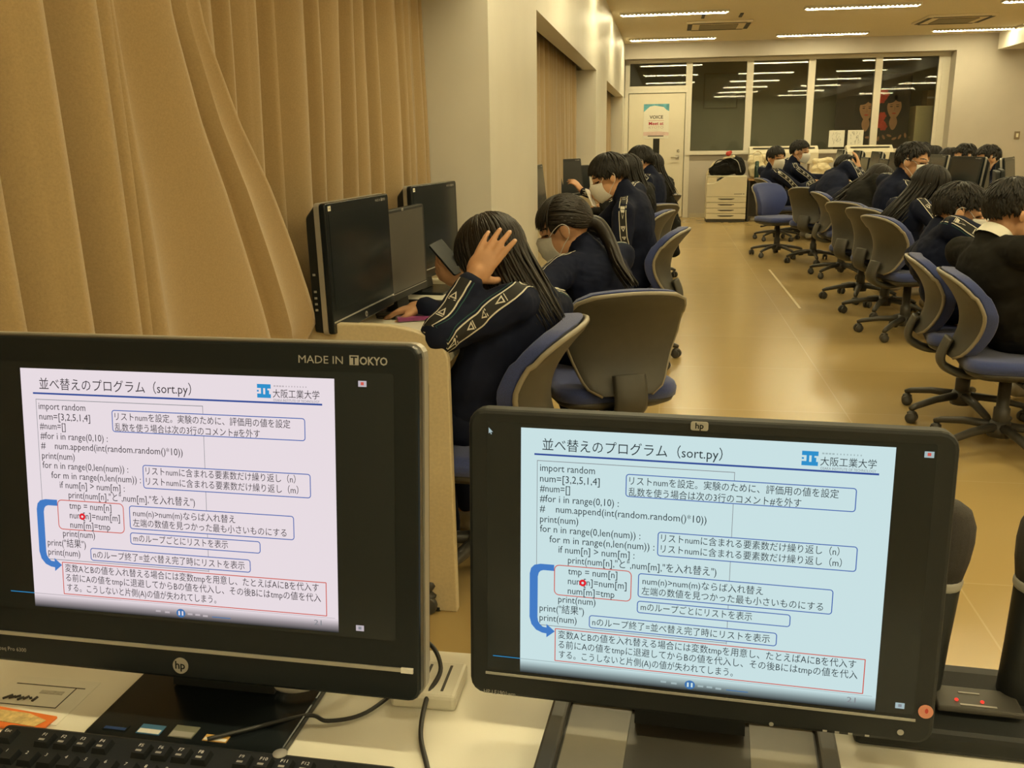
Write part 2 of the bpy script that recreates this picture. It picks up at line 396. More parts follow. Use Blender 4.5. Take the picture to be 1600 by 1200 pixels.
# two papers taped to the glass
for x, lab in ((2.80, 'left of the two ink sketched papers taped to the window'), (3.10, 'right of the two ink sketched papers taped to the window')):
    t = thing('paper_sheet', lab, 'paper', (x, FY0+0.026, 1.16), 0, 'papers on the window')
    MB().box((-0.125, -0.002, 0), (0.125, 0, 0.27), PAPER).build('sheet', t)
    P = MB(); rr = random.Random(x)
    for k in range(26):
        a = rr.uniform(-0.07, 0.07); b = rr.uniform(0.04, 0.22); c = rr.uniform(-0.02, 0.02); e = rr.uniform(0.008, 0.03)
        P.tube([(a, -0.003, b), (a+c, -0.003, b+e), (a+c*0.3, -0.003, b+1.6*e)], 0.0022, GREYP, 4)
    P.build('ink_drawing', t)
# corridor: dark poster board with two portraits, cabinet, carton, framed board
t = thing('display_poster', 'large dark portrait poster with red flowers behind the glass', 'poster', (3.55, 17.6, 1.05))
PD = mat('poster_dark', (0.035, 0.028, 0.02), 0.6, noise_amt=0.3, nscale=5); PF = mat('poster_face', (0.50, 0.27, 0.14), 0.6, noise_amt=0.12, nscale=8); PR = mat('poster_flower', (0.62, 0.06, 0.03), 0.6, noise_amt=0.25, nscale=14)
MB().box((-0.62, -0.01, 0), (0.62, 0.01, 1.32), PD).build('board', t)
P = MB()
def oval(cx, cz, rx, rz, m, d, tilt=0.0, n=22, ch=0.25):
    pts = []
    for k in range(n):
        a = 2*pi*k/n; x = rx*cos(a); z = rz*sin(a)
        if z < 0: x *= 1 + ch*z/rz
        pts.append((cx + x*cos(tilt) - z*sin(tilt), cz + x*sin(tilt) + z*cos(tilt)))
    P.prism(pts, -0.010-d, -0.009-d, m)
HB = mat('poster_hair', (0.02, 0.016, 0.012), 0.6, noise_amt=0.2)
for cx, cz, s in ((-0.10, 0.74, 0.15), (0.36, 0.76, 0.15)):
    oval(cx, cz+0.05, s*1.35, s*1.9, HB, 0.0005, 0, ch=-0.1)
    oval(cx, cz-0.26, s*0.45, s*0.8, PF, 0.0010)
    oval(cx, cz, s*0.80, s*1.28, PF, 0.0020)
    oval(cx-s*0.35, cz+s*1.0, s*0.75, s*0.45, HB, 0.0030, 0.6); oval(cx+s*0.45, cz+s*1.05, s*0.6, s*0.4, HB, 0.0030, -0.6)
    for e in (-1, 1):
        oval(cx+e*s*0.34, cz+s*0.10, s*0.17, s*0.055, HB, 0.0031); oval(cx+e*s*0.34, cz+s*0.30, s*0.2, s*0.03, HB, 0.0031)
    oval(cx, cz-s*0.66, s*0.24, s*0.075, PR, 0.0031, ch=0)
    P.tube([(cx+s*0.02, -0.0135, cz+s*0.1), (cx+s*0.08, -0.0135, cz-s*0.3), (cx-s*0.06, -0.0135, cz-s*0.32)], 0.0018, HB, 4)
for cx, cz, r in ((0.17, 0.98, 0.09), (0.14, 0.90, 0.07), (0.17, 0.62, 0.07), (0.14, 0.50, 0.09), (0.2, 0.44, 0.07)):
    for k in range(6): oval(cx+r*0.55*cos(k*1.05), cz+r*0.55*sin(k*1.05), r*0.5, r*0.42, PR, 0.0035+0.0002*k, k*1.05, 10, 0)
for k in range(9): oval(0.05+0.09*k-0.1, 0.26+0.03*sin(k*2.1), 0.045, 0.02, PF, 0.0034, k*0.7, 10, 0)
P.build('portrait_print', t)
t = thing('storage_cabinet', 'pale cabinet in the dark corridor behind the rightmost window pane', 'cabinet', (4.62, 17.5, 0))
bevel(MB().box((-0.42, -0.2, 0), (0.55, 0.25, 1.82), mat('cabinet_cream', (0.80, 0.74, 0.46), 0.6, noise_amt=0.03)).build('carcass', t), 0.01)
MB().box((-0.40, -0.212, 0.08), (0.05, -0.2, 1.78), mat('cabinet_cream', (0, 0, 0))).build('door', t); MB().box((0.07, -0.212, 0.08), (0.53, -0.2, 1.78), mat('cabinet_cream', (0, 0, 0))).build('door', t)
t = thing('cardboard_box', 'cardboard carton on top of the corridor cabinet', 'box', (4.60, 17.5, 1.82)); bevel(MB().box((-0.22, -0.15, 0), (0.3, 0.2, 0.26), CARD).build('carton', t), 0.006)
MB().box((-0.22, -0.153, 0.12), (0.3, -0.15, 0.15), BEIGE).build('tape', t)
t = thing('framed_board', 'framed grey notice board on the dark corridor wall', 'board', (0.98, 18.6, 2.2))
bevel(MB().box((-0.30, -0.03, -0.30), (0.30, 0, 0.30), DARKROOM).build('board', t), 0.01)
mb = MB(); g = mat('board_frame', (0.30, 0.29, 0.22), 0.5, noise_amt=0.05)
mb.box((-0.32, -0.04, -0.32), (0.32, 0, -0.30), g).box((-0.32, -0.04, 0.30), (0.32, 0, 0.32), g).box((-0.32, -0.04, -0.30), (-0.30, 0, 0.30), g).box((0.30, -0.04, -0.30), (0.32, 0, 0.30), g); mb.build('frame', t)

# the office printer with four paper trays
t = thing('office_printer', 'cream laser printer with four paper trays standing before the window panel', 'printer', (0.975, 15.75, 0))
X0, X1, Y0, Y1 = -0.315, 0.315, -0.27, 0.27
MB().box((X0+0.01, Y0+0.02, 0), (X1-0.01, Y1, 0.05), SLOT).build('base', t)
bevel(MB().prism([(X0, 0.41), (X1, 0.41), (X1, 0.735), (0.02, 0.735), (-0.06, 0.71), (-0.14, 0.66), (-0.20, 0.625), (X0, 0.615)], Y0, Y1, BEIGE).build('body', t), 0.006)
bevel(MB().box((X0, Y0+0.02, 0.615), (-0.16, Y1, 0.73), BEIGE).build('control_panel', t), 0.008)
bevel(MB().box((X0, Y0+0.01, 0.722), (X1, Y1, 0.742), mat('printer_lid', (0.55, 0.50, 0.38), 0.5, noise_amt=0.03)).build('lid', t), 0.004)
for k in range(4):
    z = 0.05 + 0.09*k
    tr = bevel(MB().box((X0, Y0, z+0.003), (X1, Y1, z+0.087), BEIGE).build('paper_tray', t), 0.005)
    MB().prism([(-0.13, z+0.055), (-0.08, z+0.042), (0.08, z+0.042), (0.13, z+0.055), (0.13, z+0.062), (-0.13, z+0.062)], Y0-0.003, Y0+0.005, SLOT).build('handle', tr)
MB().box((0.12, Y0-0.001, 0.45), (0.25, Y0+0.001, 0.458), SLOT).box((0.265, Y0-0.001, 0.447), (0.28, Y0+0.001, 0.461), SLOT).build('badge', t)

# side table with tote bags
t = thing('side_table', 'wood edged side table with dark front right of the cream printer', 'table', (2.2, 15.85, 0))
bevel(MB().box((-0.88, -0.25, 0.655), (0.9, 0.25, 0.685), WOOD).build('tabletop', t), 0.004)
DKP = mat('dark_panel', (0.03, 0.026, 0.018), 0.6, noise_amt=0.1)
for x in (-0.86, 0.86): MB().box((x-0.015, -0.23, 0), (x+0.015, 0.23, 0.655), DKP).build('leg', t)
MB().box((-0.84, 0.12, 0.06), (0.84, 0.14, 0.655), DKP).build('back_panel', t)

# ------------------------------------------------------------------ union of rounded solids -> one continuous surface
def _caps(a, b, ra, rb, n=12, k=4):
    a, b = V(a), V(b); t = b-a
    L = t.length
    t = t/L if L > 1e-6 else V((0, 0, 1))
    u = t.orthogonal().normalized(); w = t.cross(u); rings = []
    for i in range(k+1):
        th = -pi/2*(1 - i/k)*0.97
        rings.append((a + t*(ra*sin(th)), ra*cos(th)))
    for i in range(k+1):
        th = pi/2*(i/k)*0.97
        rings.append((b + t*(rb*sin(th)), rb*cos(th)))
    return [[c + u*(r*cos(2*pi*j/n)) + w*(r*sin(2*pi*j/n)) for j in range(n)] for c, r in rings]
def union_mesh(name, prims, vox, sm, m, parent=None, wr=0.0, wf=9.0, origin=V((0, 0, 0)), post=None):
    mb = MB()
    for p in prims:
        if p[0] == 'c': mb.loft(_caps(V(p[1])-origin, V(p[2])-origin, p[3], p[4]), m)
        elif p[0] == 'e': mb.ell(V(p[1])-origin, p[2], m, p[3] if len(p) > 3 else None)
        elif p[0] == 'p':
            P = [V(q)-origin for q in p[1]]
            for i in range(len(P)-1): mb.loft(_caps(P[i], P[i+1], p[2][i], p[2][i+1]), m)
    o = mb.build(name, parent)
    r = o.modifiers.new('r', 'REMESH'); r.mode = 'VOXEL'; r.voxel_size = vox; r.adaptivity = 0.0
    if sm:
        s = o.modifiers.new('s', 'SMOOTH'); s.factor = 0.5; s.iterations = sm
    dg = bpy.context.evaluated_depsgraph_get()
    me = bpy.data.meshes.new_from_object(o.evaluated_get(dg)); me.name = name
    o.modifiers.clear(); old = o.data; o.data = me; bpy.data.meshes.remove(old)
    if not me.materials: me.materials.append(m)
    if wr:
        co = [v.co.copy() for v in me.vertices]; nr = [v.normal.copy() for v in me.vertices]
        for v, c, nn in zip(me.vertices, co, nr):
            d = noise.noise(V((c.x*wf, c.y*wf, c.z*wf*1.5)) + V((name.__len__()*3.1, 0, 0)))
            d2 = noise.noise(V((c.x*wf*2.3+5, c.y*wf*2.3, c.z*wf*3.3)))
            v.co = c + nn*(wr*(d - abs(d2)*0.8))
    me.polygons.foreach_set('use_smooth', [True]*len(me.polygons)); me.update()
    return o
# ------------------------------------------------------------------ bags on the printer and the side table
t = thing('bag_pile', 'heap of black school bags lying on top of the cream printer', 'bag', (0.975, 15.75, 0.742))
union_mesh('bag_body', [('e', (-0.02, 0, 0.10), (0.22, 0.17, 0.11)), ('e', (0.14, 0.02, 0.17), (0.16, 0.15, 0.13)), ('e', (-0.18, -0.02, 0.07), (0.12, 0.14, 0.08)), ('e', (0.21, -0.03, 0.10), (0.10, 0.14, 0.11)), ('c', (-0.2, -0.05, 0.15), (0.05, -0.08, 0.28), 0.03, 0.035)], 0.012, 3, BLACKC, t, 0.02, 8)
mb = MB(); mb.tube(catmull([(-0.25, -0.10, 0.10), (-0.15, -0.15, 0.24), (0.0, -0.15, 0.22), (0.06, -0.16, 0.08)]), 0.014, BLACKC, 6, flat=0.4).tube(catmull([(0.05, -0.12, 0.28), (0.16, -0.16, 0.22), (0.22, -0.16, 0.05)]), 0.014, GREYP, 6, flat=0.4); mb.build('strap', t)
union_mesh('flap', [('c', (-0.30, -0.02, 0.02), (-0.20, -0.06, 0.20), 0.03, 0.025), ('c', (-0.05, -0.08, 0.27), (0.10, -0.09, 0.30), 0.02, 0.025)], 0.01, 2, CANVAS, t)
tag(union_mesh('pouch', [('e', (0.02, 15.62-15.62, 0), (0.045, 0.035, 0.04)), ('e', (0.05, 0, 0.02), (0.03, 0.03, 0.03))], 0.007, 2, RED, None), 'small red pouch on top of the black bag heap', 'pouch').location = (0.97, 15.66, 1.085)
def tote(name, label, x, y, z, w, d, h, seed, fill=True):
    t = thing(name, label, 'bag', (x, y, z), 0, 'canvas tote bags')
    union_mesh('bag_body', [('e', (0, 0, h*0.36), (w*0.52, d*0.55, h*0.40)), ('e', (-w*0.1, 0, h*0.68), (w*0.45, d*0.40, h*0.32)), ('e', (0, 0, h*0.14), (w*0.46, d*0.5, h*0.14)), ('c', (-w*.38, 0, h*.9), (w*.38, 0, h*.86), d*.2, d*.2)], 0.012, 3, CANVAS, t, 0.018, 7+seed)
    mb = MB()
    for s in (-1, 1): mb.tube(catmull([(-w*0.25, s*d*0.4, h*0.75), (-w*0.22, s*d*0.3, h*1.05), (0, s*d*.15, h*1.12), (w*0.2, s*d*.3, h*1.0), (w*0.24, s*d*0.4, h*0.7)]), 0.012, CANVAS, 6, flat=0.4)
    mb.build('handle', t); return t
tote('tote_bag', 'cream tote bag beside the green bottle on the side table', 1.47, 15.80, 0.685, 0.30, 0.2, 0.38, 1)
tote('tote_bag', 'cream tote bag between the side table bottle and the farthest boy', 1.72, 15.85, 0.685, 0.28, 0.2, 0.36, 2)
t = thing('drink_bottle', 'dark green drink bottle in front of the cream tote bag', 'bottle', (1.45, 15.66, 0.685))
MB().lathe([(0, 0), (0.036, 0), (0.037, 0.01), (0.037, 0.19), (0.030, 0.21)], GREENB, 16).build('flask', t)
MB().lathe([(0.030, 0.21), (0.031, 0.215), (0.031, 0.27), (0.022, 0.28), (0, 0.281)], mat('bottle_cap', (0.05, 0.10, 0.08), 0.4, noise_amt=0.05), 16).build('cap', t)
def wide_printer(x, w, label):
    t = thing('wide_printer', label, 'printer', (x, 16.14, 0), 0, 'wide printers under the windows')
    for s in (-1, 1): MB().box((s*(w/2-0.1)-0.03, -0.12, 0), (s*(w/2-0.1)+0.03, 0.12, 0.92), BEIGE).build('leg', t)
    bevel(MB().prism([(-0.13, 0.90), (0.13, 0.90), (0.13, 1.17), (0.02, 1.19), (-0.10, 1.13), (-0.13, 1.08)], -w/2, w/2, BEIGE, Matrix.Rotation(pi/2, 4, 'Z')).build('body', t), 0.012)
    MB().box((-w/2+0.06, -0.08, 1.150), (w/2-0.06, 0.02, 1.166), SLOT, Matrix.Translation((0, -0.01, 0))).build('paper_slot', t)
wide_printer(1.90, 1.10, 'long cream wide printer standing below the second window pane')
wide_printer(3.25, 0.72, 'cream wide printer standing below the third window pane')

# ------------------------------------------------------------------ task chair
def chair_src():
    r = thing('task_chair', '', 'chair')
    def sheet(off, w_in=0.0, n=14, k=16):
        out = []
        for i in range(k+1):
            v = i/k; z = 0.435 + 0.37*v
            hw = (0.125 + 0.085*min(1, v/0.55)**0.8) - w_in
            if v < 0.12: hw *= 0.72 + 0.28*math.sqrt(max(0, 1-(1-v/0.12)**2))
            if v > 0.80: hw *= 0.70 + 0.30*math.sqrt(max(0, 1-((v-0.80)/0.20)**2))
            yb = -0.215 - 0.05*sin(pi*min(1, v*1.05)) * -0.9 - 0.10*v*v - 0.03*(1-v)**2
            row = []
            for j in range(n+1):
                u = -1 + 2*j/n
                row.append(V((u*hw, yb + off + 0.055*(abs(u)**2.0)*(hw/0.21)**2, z - (0.012*u*u if v > 0.8 else 0))))
            out.append(row)
        return out
    def solid(A, B, m):
        mb = MB(); k = len(A); n = len(A[0])
        vs = [p for r_ in A for p in r_] + [p for r_ in B for p in r_]; o = k*n; fs = []
        for i in range(k-1):
            for j in range(n-1):
                a = i*n+j; fs.append((a, a+1, a+n+1, a+n)); fs.append((o+a, o+a+n, o+a+n+1, o+a+1))
        for i in range(k-1):
            a = i*n; fs.append((a, a+n, o+a+n, o+a)); a = i*n+n-1; fs.append((a, o+a, o+a+n, a+n))
        for j in range(n-1):
            fs.append((j, o+j, o+j+1, j+1)); a = (k-1)*n+j; fs.append((a, a+1, o+a+1, o+a))
        mb.add(vs, fs, m, True); return mb
    A = sheet(-0.012); B = sheet(0.006); C_ = [[p + V((0, 0.0, 0.010*max(0, (i-10)/6))) for p in row] for i, row in enumerate(sheet(0.064, 0.014))]
    bevel(solid(A, B, CHGREY).build('backrest_shell', r), 0.004)
    D = [[p + V((0, 0.001, 0.004 + 0.008*max(0, (i-10)/6))) for p in row] for i, row in enumerate(sheet(0.006, 0.002))]
    bevel(solid(D, C_, CHBLUE).build('backrest_cushion', r), 0.016, 3, 50)
    rim = [row[0] for row in A] + A[-1][1:-1] + [row[-1] for row in reversed(A)]
    MB().tube([p + V((0, 0.010, 0)) for p in rim], 0.0085, CHTRIM, 6).build('edge_trim', r)
    # seat
    def rr(z, s): return [V((x*s, y*s+0.02, z)) for x, y in rrect(-0.23, -0.22, 0.23, 0.22, 0.09, 5)]
    MB().loft([rr(0.395, 0.93), rr(0.40, 0.99), rr(0.425, 1.0), rr(0.445, 0.97), rr(0.452, 0.88), rr(0.455, 0.5)], CHBLUE).build('seat_cushion', r)
    MB().loft([rr(0.355, 0.45), rr(0.36, 0.78), rr(0.38, 0.94), rr(0.397, 0.97)], CHBASE).build('seat_pan', r)
    # curved arm that carries the backrest
    path = catmull([(0, -0.06, 0.355), (0, -0.17, 0.345), (0, -0.250, 0.375), (0, -0.274, 0.41), (0, -0.268, 0.455), (0, -0.246, 0.51)], 6)
    MB().tube(path, 0.062, CHGREY, 10, flat=0.30, ref=V((0, 0, 1))).build('backrest_support', r)
    mb = MB().tube([(0.10, 0, 0.36), (0.20, 0.02, 0.352), (0.26, 0.03, 0.35)], [0.007, 0.007, 0.011], CHBASE, 6); mb.build('height_lever', r)
    MB().lathe([(0.0, 0.09), (0.034, 0.09), (0.034, 0.20), (0.026, 0.205), (0.026, 0.36), (0, 0.36)], CHBASE, 14).build('gas_column', r)
    mb = MB(); mb.lathe([(0, 0.065), (0.05, 0.07), (0.055, 0.10), (0.04, 0.14), (0, 0.145)], CHBASE, 14)
    for k in range(5):
        a = 2*pi*k/5 + 0.3
        mb.tube([(0.03*cos(a), 0.03*sin(a), 0.115), (0.16*cos(a), 0.16*sin(a), 0.105), (0.27*cos(a), 0.27*sin(a), 0.082), (0.30*cos(a), 0.30*sin(a), 0.07)], [0.026, 0.022, 0.019, 0.014], CHBASE, 8, flat=0.8)
    mb.build('star_base', r)
    c0 = None
    for k in range(5):
        a = 2*pi*k/5 + 0.3
        if c0 is None:
            mb = MB()
            for s in (-1, 1): mb.lathe([(0, 0), (0.022, 0), (0.027, 0.004), (0.027, 0.016), (0.022, 0.020), (0, 0.020)], CHBASE, 16, Matrix.Translation((s*0.014, 0, 0.027)) @ Matrix.Rotation(s*pi/2, 4, 'Y') @ Matrix.Translation((0, 0, -0.008)))
            mb.tube([(0, 0, 0.03), (0, 0, 0.075)], 0.009, CHBASE, 8)
            mb.lathe([(0.0, 0.048), (0.022, 0.044), (0.024, 0.052), (0.012, 0.062), (0, 0.064)], CHBASE, 12)
            c = c0 = mb.build('caster', r)
        else:
            c = c0.copy(); COL.objects.link(c); c.parent = r
        c.location = (0.29*cos(a), 0.29*sin(a), 0); c.rotation_euler = (0, 0, a*2.3)
    return r
CH0 = chair_src(); _first = [True]
def chair(x, y, face, label, group, s=1.0):
    """face: direction the sitter looks, degrees from +X"""
    o = CH0 if _first[0] else copy_tree(CH0); _first[0] = False
    o.location = (x, y, 0); o.rotation_euler = (0, 0, rad(face-90)); o['label'] = label; o['group'] = group; o.scale = (s, s, s)
    return o
GL_ = 'task chairs along the left desks'; GR_ = 'task chairs along the right desks'
chair(-0.53, 2.58, 177, 'nearest left task chair under the girl resting her head on one hand', GL_)
chair(-0.20, 3.36, 112, 'task chair showing its full grey back behind the ponytail girl', GL_)
chair(-0.17, 5.50, 170, 'task chair seen edge on behind the short haired third left student', GL_)
chair(-0.25, 6.95, 165, 'small grey chair behind the dark jacket student at left', GL_)
chair(-0.20, 7.80, 130, 'grey chair beside the draped black coat, under the far left student', GL_, 1.0)
chair(-0.18, 9.1, 150, 'farthest left chair with a black coat draped over it', GL_, 1.0)
chair(1.43, 4.0, -7, 'nearest right task chair under the person in the black suit', GR_, 0.95)
chair(1.42, 4.50, -9, 'second right task chair under the boy with a big white mask', GR_, 0.95)
chair(1.62, 6.45, 18, 'task chair under the long haired masked girl in the right row', GR_)
chair(1.66, 7.25, 30, 'task chair under the boy with glasses in the right row', GR_)
chair(1.62, 7.95, 38, 'wide grey backed chair under the leaning girl in dark jacket', GR_)
chair(1.70, 9.3, 8, 'narrow chair under the student with head down on the right', GR_)
chair(1.60, 10.4, 55, 'rounded grey backed chair just right of the blue turned chair', GR_)
chair(1.28, 10.95, -58, 'blue turned chair showing its cushioned front at the far end', GR_)
chair(1.48, 12.75, 15, 'chair under the farthest bowl haircut boy, behind the blue turned chair', GR_)
chair(1.80, 13.15, 8, 'farthest right chair, under the boy looking right', GR_)
# black coat over the far left chair
t = union_mesh('draped_coat', [('c', (-0.03, 8.86, 0.93), (0.03, 9.15, 0.92), 0.05, 0.05), ('c', (0.0, 8.90, 0.90), (0.06, 8.86, 0.45), 0.05, 0.10), ('c', (0.04, 9.05, 0.9), (0.10, 9.02, 0.40), 0.05, 0.08), ('c', (0.06, 8.9, 0.5), (0.10, 8.9, 0.27), 0.09, 0.05)], 0.012, 4, BLACKC, None, 0.02, 9)
tag(t, 'long black coat draped over the back of the farthest left chair', 'coat')

# ------------------------------------------------------------------ desks
def end_panel(parent, y0, y1, xb, xf, top=0.835):
    """panel profile in X (towards the aisle) and Z"""
    pts = [(xb, 0.0), (xf, 0.0), (xf-0.004, top-0.10)]
    R_ = 0.20
    for k in range(9):
        a = pi/2*k/8; pts.append((xf-0.005-R_*(1-cos(a)), top-0.09+0.09*sin(a)))
    pts.append((xb, top+0.002))
    o = bevel(MB().prism(pts, y0, y1, PANELM).build('end_panel', parent), 0.004)
    return o
def left_desk(y0, y1, label, xf=-0.555, xb=-1.12, zt=0.742):
    t = thing('computer_desk', label, 'desk', (0, 0, 0), 0, 'computer desks along the left wall')
    t.location = ((xf+xb)/2, (y0+y1)/2, 0)
    off = -V(t.location)
    bevel(MB().box((xb, y0+0.03, 0.715), (xf-0.02, y1-0.03, zt), DESKW).build('desktop', t, off), 0.003)
    for a in (y0, y1-0.03): o = end_panel(t, a, a+0.03, xb, xf); o.location = off
    MB().box((xb, y0+0.03, 0.25), (xb+0.02, y1-0.03, 0.715), PANELM).build('modesty_panel', t, off)
    for a in (y0+0.015, y1-0.015):
        for xx in (xb+0.06, xf-0.06): MB().lathe([(0, -0.0), (0.018, 0), (0.018, 0.012), (0, 0.012)], BLACKM, 10).build('foot', t, off + V((xx, a, -0.0)))
    return t
left_desk(2.315, 3.86, 'cream computer desk with rounded end panel nearest the camera at left')
left_desk(5.42, 6.95, 'cream computer desk just beyond the wall column at left')
left_desk(8.30, 9.78, 'far cream computer desk whose rounded end panel shows behind the ponytail girl', -0.50)
left_desk(11.6, 13.1, 'farthest computer desk in the third window recess')
def right_desk(y0, y1, label):
    t = thing('computer_desk', label, 'desk', (2.45, (y0+y1)/2, 0), 0, 'computer desks of the right rows')
    off = -V(t.location)
    bevel(MB().box((1.98, y0, 0.715), (2.92, y1, 0.742), DESKW).build('desktop', t, off), 0.003)
    for a in (y0, y1-0.03): bevel(MB().box((2.05, a, 0), (2.88, a+0.03, 0.715), PANELM).build('end_panel', t, off), 0.003)
    return t
right_desk(3.4, 5.95, 'white computer desk of the right row nearest the camera')
right_desk(6.0, 8.55, 'second white computer desk of the right row')
right_desk(8.6, 13.7, 'farthest white computer desk of the right row')

# ------------------------------------------------------------------ instructor's desk
t = thing('instructor_desk', 'white instructor desk under the two big monitors in front', 'desk', (-0.15, 0.6, 0))
off = V((0.15, -0.6, 0))
bevel(MB().box((-0.93, 0.25, 0.682), (0.95, 0.958, 0.710), DESKW).build('desktop', t, off), 0.003)
for x in (-0.91, 0.90): MB().box((x, 0.28, 0), (x+0.03, 0.94, 0.682), PANELM).build('side_panel', t, off)

# ------------------------------------------------------------------ curtains
RIDG = [0.15, 0.40, 0.60, 0.80, 1.0, 1.16, 1.28, 1.43, 1.54, 1.80, 1.98, 2.10, 2.22, 2.36, 2.52, 2.66, 2.80, 2.97, 3.09, 3.20, 3.36, 3.50, 3.62, 3.68, 3.78, 3.86, 3.95]
def fold(y, ridges, amp):
    for i in range(len(ridges)-1):
        a, b = ridges[i], ridges[i+1]
        if a <= y <= b:
            t = (y-a)/(b-a); k = min(1.0, (b-a)/0.15)
            t = t**0.65 if i % 2 else t**1.5
            return amp*k*(0.5+0.5*cos(2*pi*t)) 
    return 0
def drape(name, label, y0, y1, x0, zt, zb, warp, amp, ny=150, nz=40, xoff=None, grp='beige curtains at the left windows', ridges=RIDG, ph=0.0):
    vs = []; fs = []
    for k in range(nz+1):
        v = k/nz
        for j in range(ny+1):
            y = y0 + (y1-y0)*j/ny
            yy, zz, xx = warp(y, v) if warp else (y, zt + (zb-zt)*v, 0)
            x = x0 + xx + fold(y, ridges, amp*(0.75+0.35*v)) + 0.012*sin(y*9+v*2.5+ph)*v + 0.006*noise.noise(V((y*6, v*3, ph)))
            vs.append((x, yy, zz))
    n = ny+1
    for k in range(nz):
        for j in range(ny): a = k*n+j; fs.append((a, a+1, a+n+1, a+n))
    mb = MB(); mb.add(vs, fs, CURT, True); o = mb.build(name)
    s = o.modifiers.new('thick', 'SOLIDIFY'); s.thickness = 0.004; s.offset = 0
    return tag(o, label, 'curtain', grp)
drape('curtain', 'nearest beige curtain at the left edge of the picture', -0.3, 1.525, -1.0, 2.22, 0.30, None, 0.11, 190, 20)
BE = [(2.25, 1.80), (1.535, 1.864), (1.352, 1.955), (1.216, 2.056), (1.061, 2.160), (0.926, 2.243), (0.835, 2.288), (0.812, 2.255), (0.74, 2.12)]
def wB(y, v):
    z = 2.22 + (0.74-2.22)*v
    f = (y-1.49)/(1.97-1.49)
    end = BE[-1][1]
    for (za, ya), (zb, yb) in zip(BE, BE[1:]):
        if zb <= z <= za: end = ya + (yb-ya)*(za-z)/(za-zb); break
    xo = 0.02 + 0.05*f*min(1, max(0, (2.0-z)/0.8))
    if z < 0.86: xo -= 0.03*f*(0.86-z)/0.12
    return (1.49 + (end-1.49)*f, z, xo)
RB = [1.40, 1.56, 1.78, 1.84, 2.08]
drape('curtain', 'beige curtain whose flared corner rests on the left desk end panel', 1.49, 1.97, -1.0, 2.22, 0.74, wB, 0.045, 60, 44, ridges=RB, ph=1)
def wC(y, v):
    z = 2.22 + (0.45-2.22)*v
    k = 1 - (y-1.9)/(3.93-1.9)
    return (y + 0.10*v*k, z, -0.02 - 0.085*max(0, min(1, (3.5-y)/0.6))*v)
drape('curtain', 'beige curtain in narrow folds behind the left desk screens', 1.9, 3.93, -1.0, 2.22, 0.45, wC, 0.062, 200, 30, ph=2)
R2 = [5.3+0.13*i+0.03*sin(i*2.3) for i in range(40)]
drape('curtain', 'beige curtain in the second window recess beyond the column', 5.36, 9.80, -0.955, 2.10, 0.45, None, 0.05, 220, 12, ridges=R2, ph=3)
R3 = [11.4+0.13*i+0.03*sin(i*2.9) for i in range(40)]
drape('curtain', 'beige curtain in the farthest window recess', 11.57, 15.70, -0.955, 2.10, 0.45, None, 0.05, 200, 8, ridges=R3, ph=4)
# ------------------------------------------------------------------ the lecture slide shown on both front screens
def slide_mats(key, white, ink):
    w = emis('slide_white_'+key, white)
    f = bpy.data.materials.new('slide_fade_'+key); f.use_nodes = True; nt = f.node_tree; nt.nodes.clear()
    e = nt.nodes.new('ShaderNodeEmission'); o = nt.nodes.new('ShaderNodeOutputMaterial'); nt.links.new(e.outputs[0], o.inputs[0])
    uv = nt.nodes.new('ShaderNodeUVMap'); sp = nt.nodes.new('ShaderNodeSeparateXYZ'); r = nt.nodes.new('ShaderNodeValToRGB')
    nt.links.new(uv.outputs[0], sp.inputs[0]); nt.links.new(sp.outputs[1], r.inputs[0]); nt.links.new(r.outputs[0], e.inputs[0])
    r.color_ramp.elements[0].position = 0; r.color_ramp.elements[0].color = (0.02, 0.021, 0.02, 1)
    r.color_ramp.elements[1].position = 1; r.color_ramp.elements[1].color = (*white, 1)
    el = r.color_ramp.elements.new(0.45); el.color = (*[c*0.38 for c in white], 1)
    return dict(w=w, fade=f, ink=emis('slide_ink_'+key, ink), blue=emis('slide_blue_'+key, (0.06, 0.13, 0.42)), rule=emis('slide_rule_'+key, (0.035, 0.075, 0.30)),
                red=emis('slide_red_'+key, (0.62, 0.10, 0.07)), arrow=emis('slide_arrow_'+key, (0.06, 0.20, 0.55)), cyan=emis('slide_cyan_'+key, (0.03, 0.28, 0.60)),
                grey=emis('slide_grey_'+key, (0.22, 0.23, 0.25)), dot=emis('slide_dot_'+key, (0.75, 0.02, 0.03)), pale=emis('slide_pale_'+key, [c*0.62 for c in white]), btn=emis('slide_button_'+key, (0.05, 0.17, 0.42)))
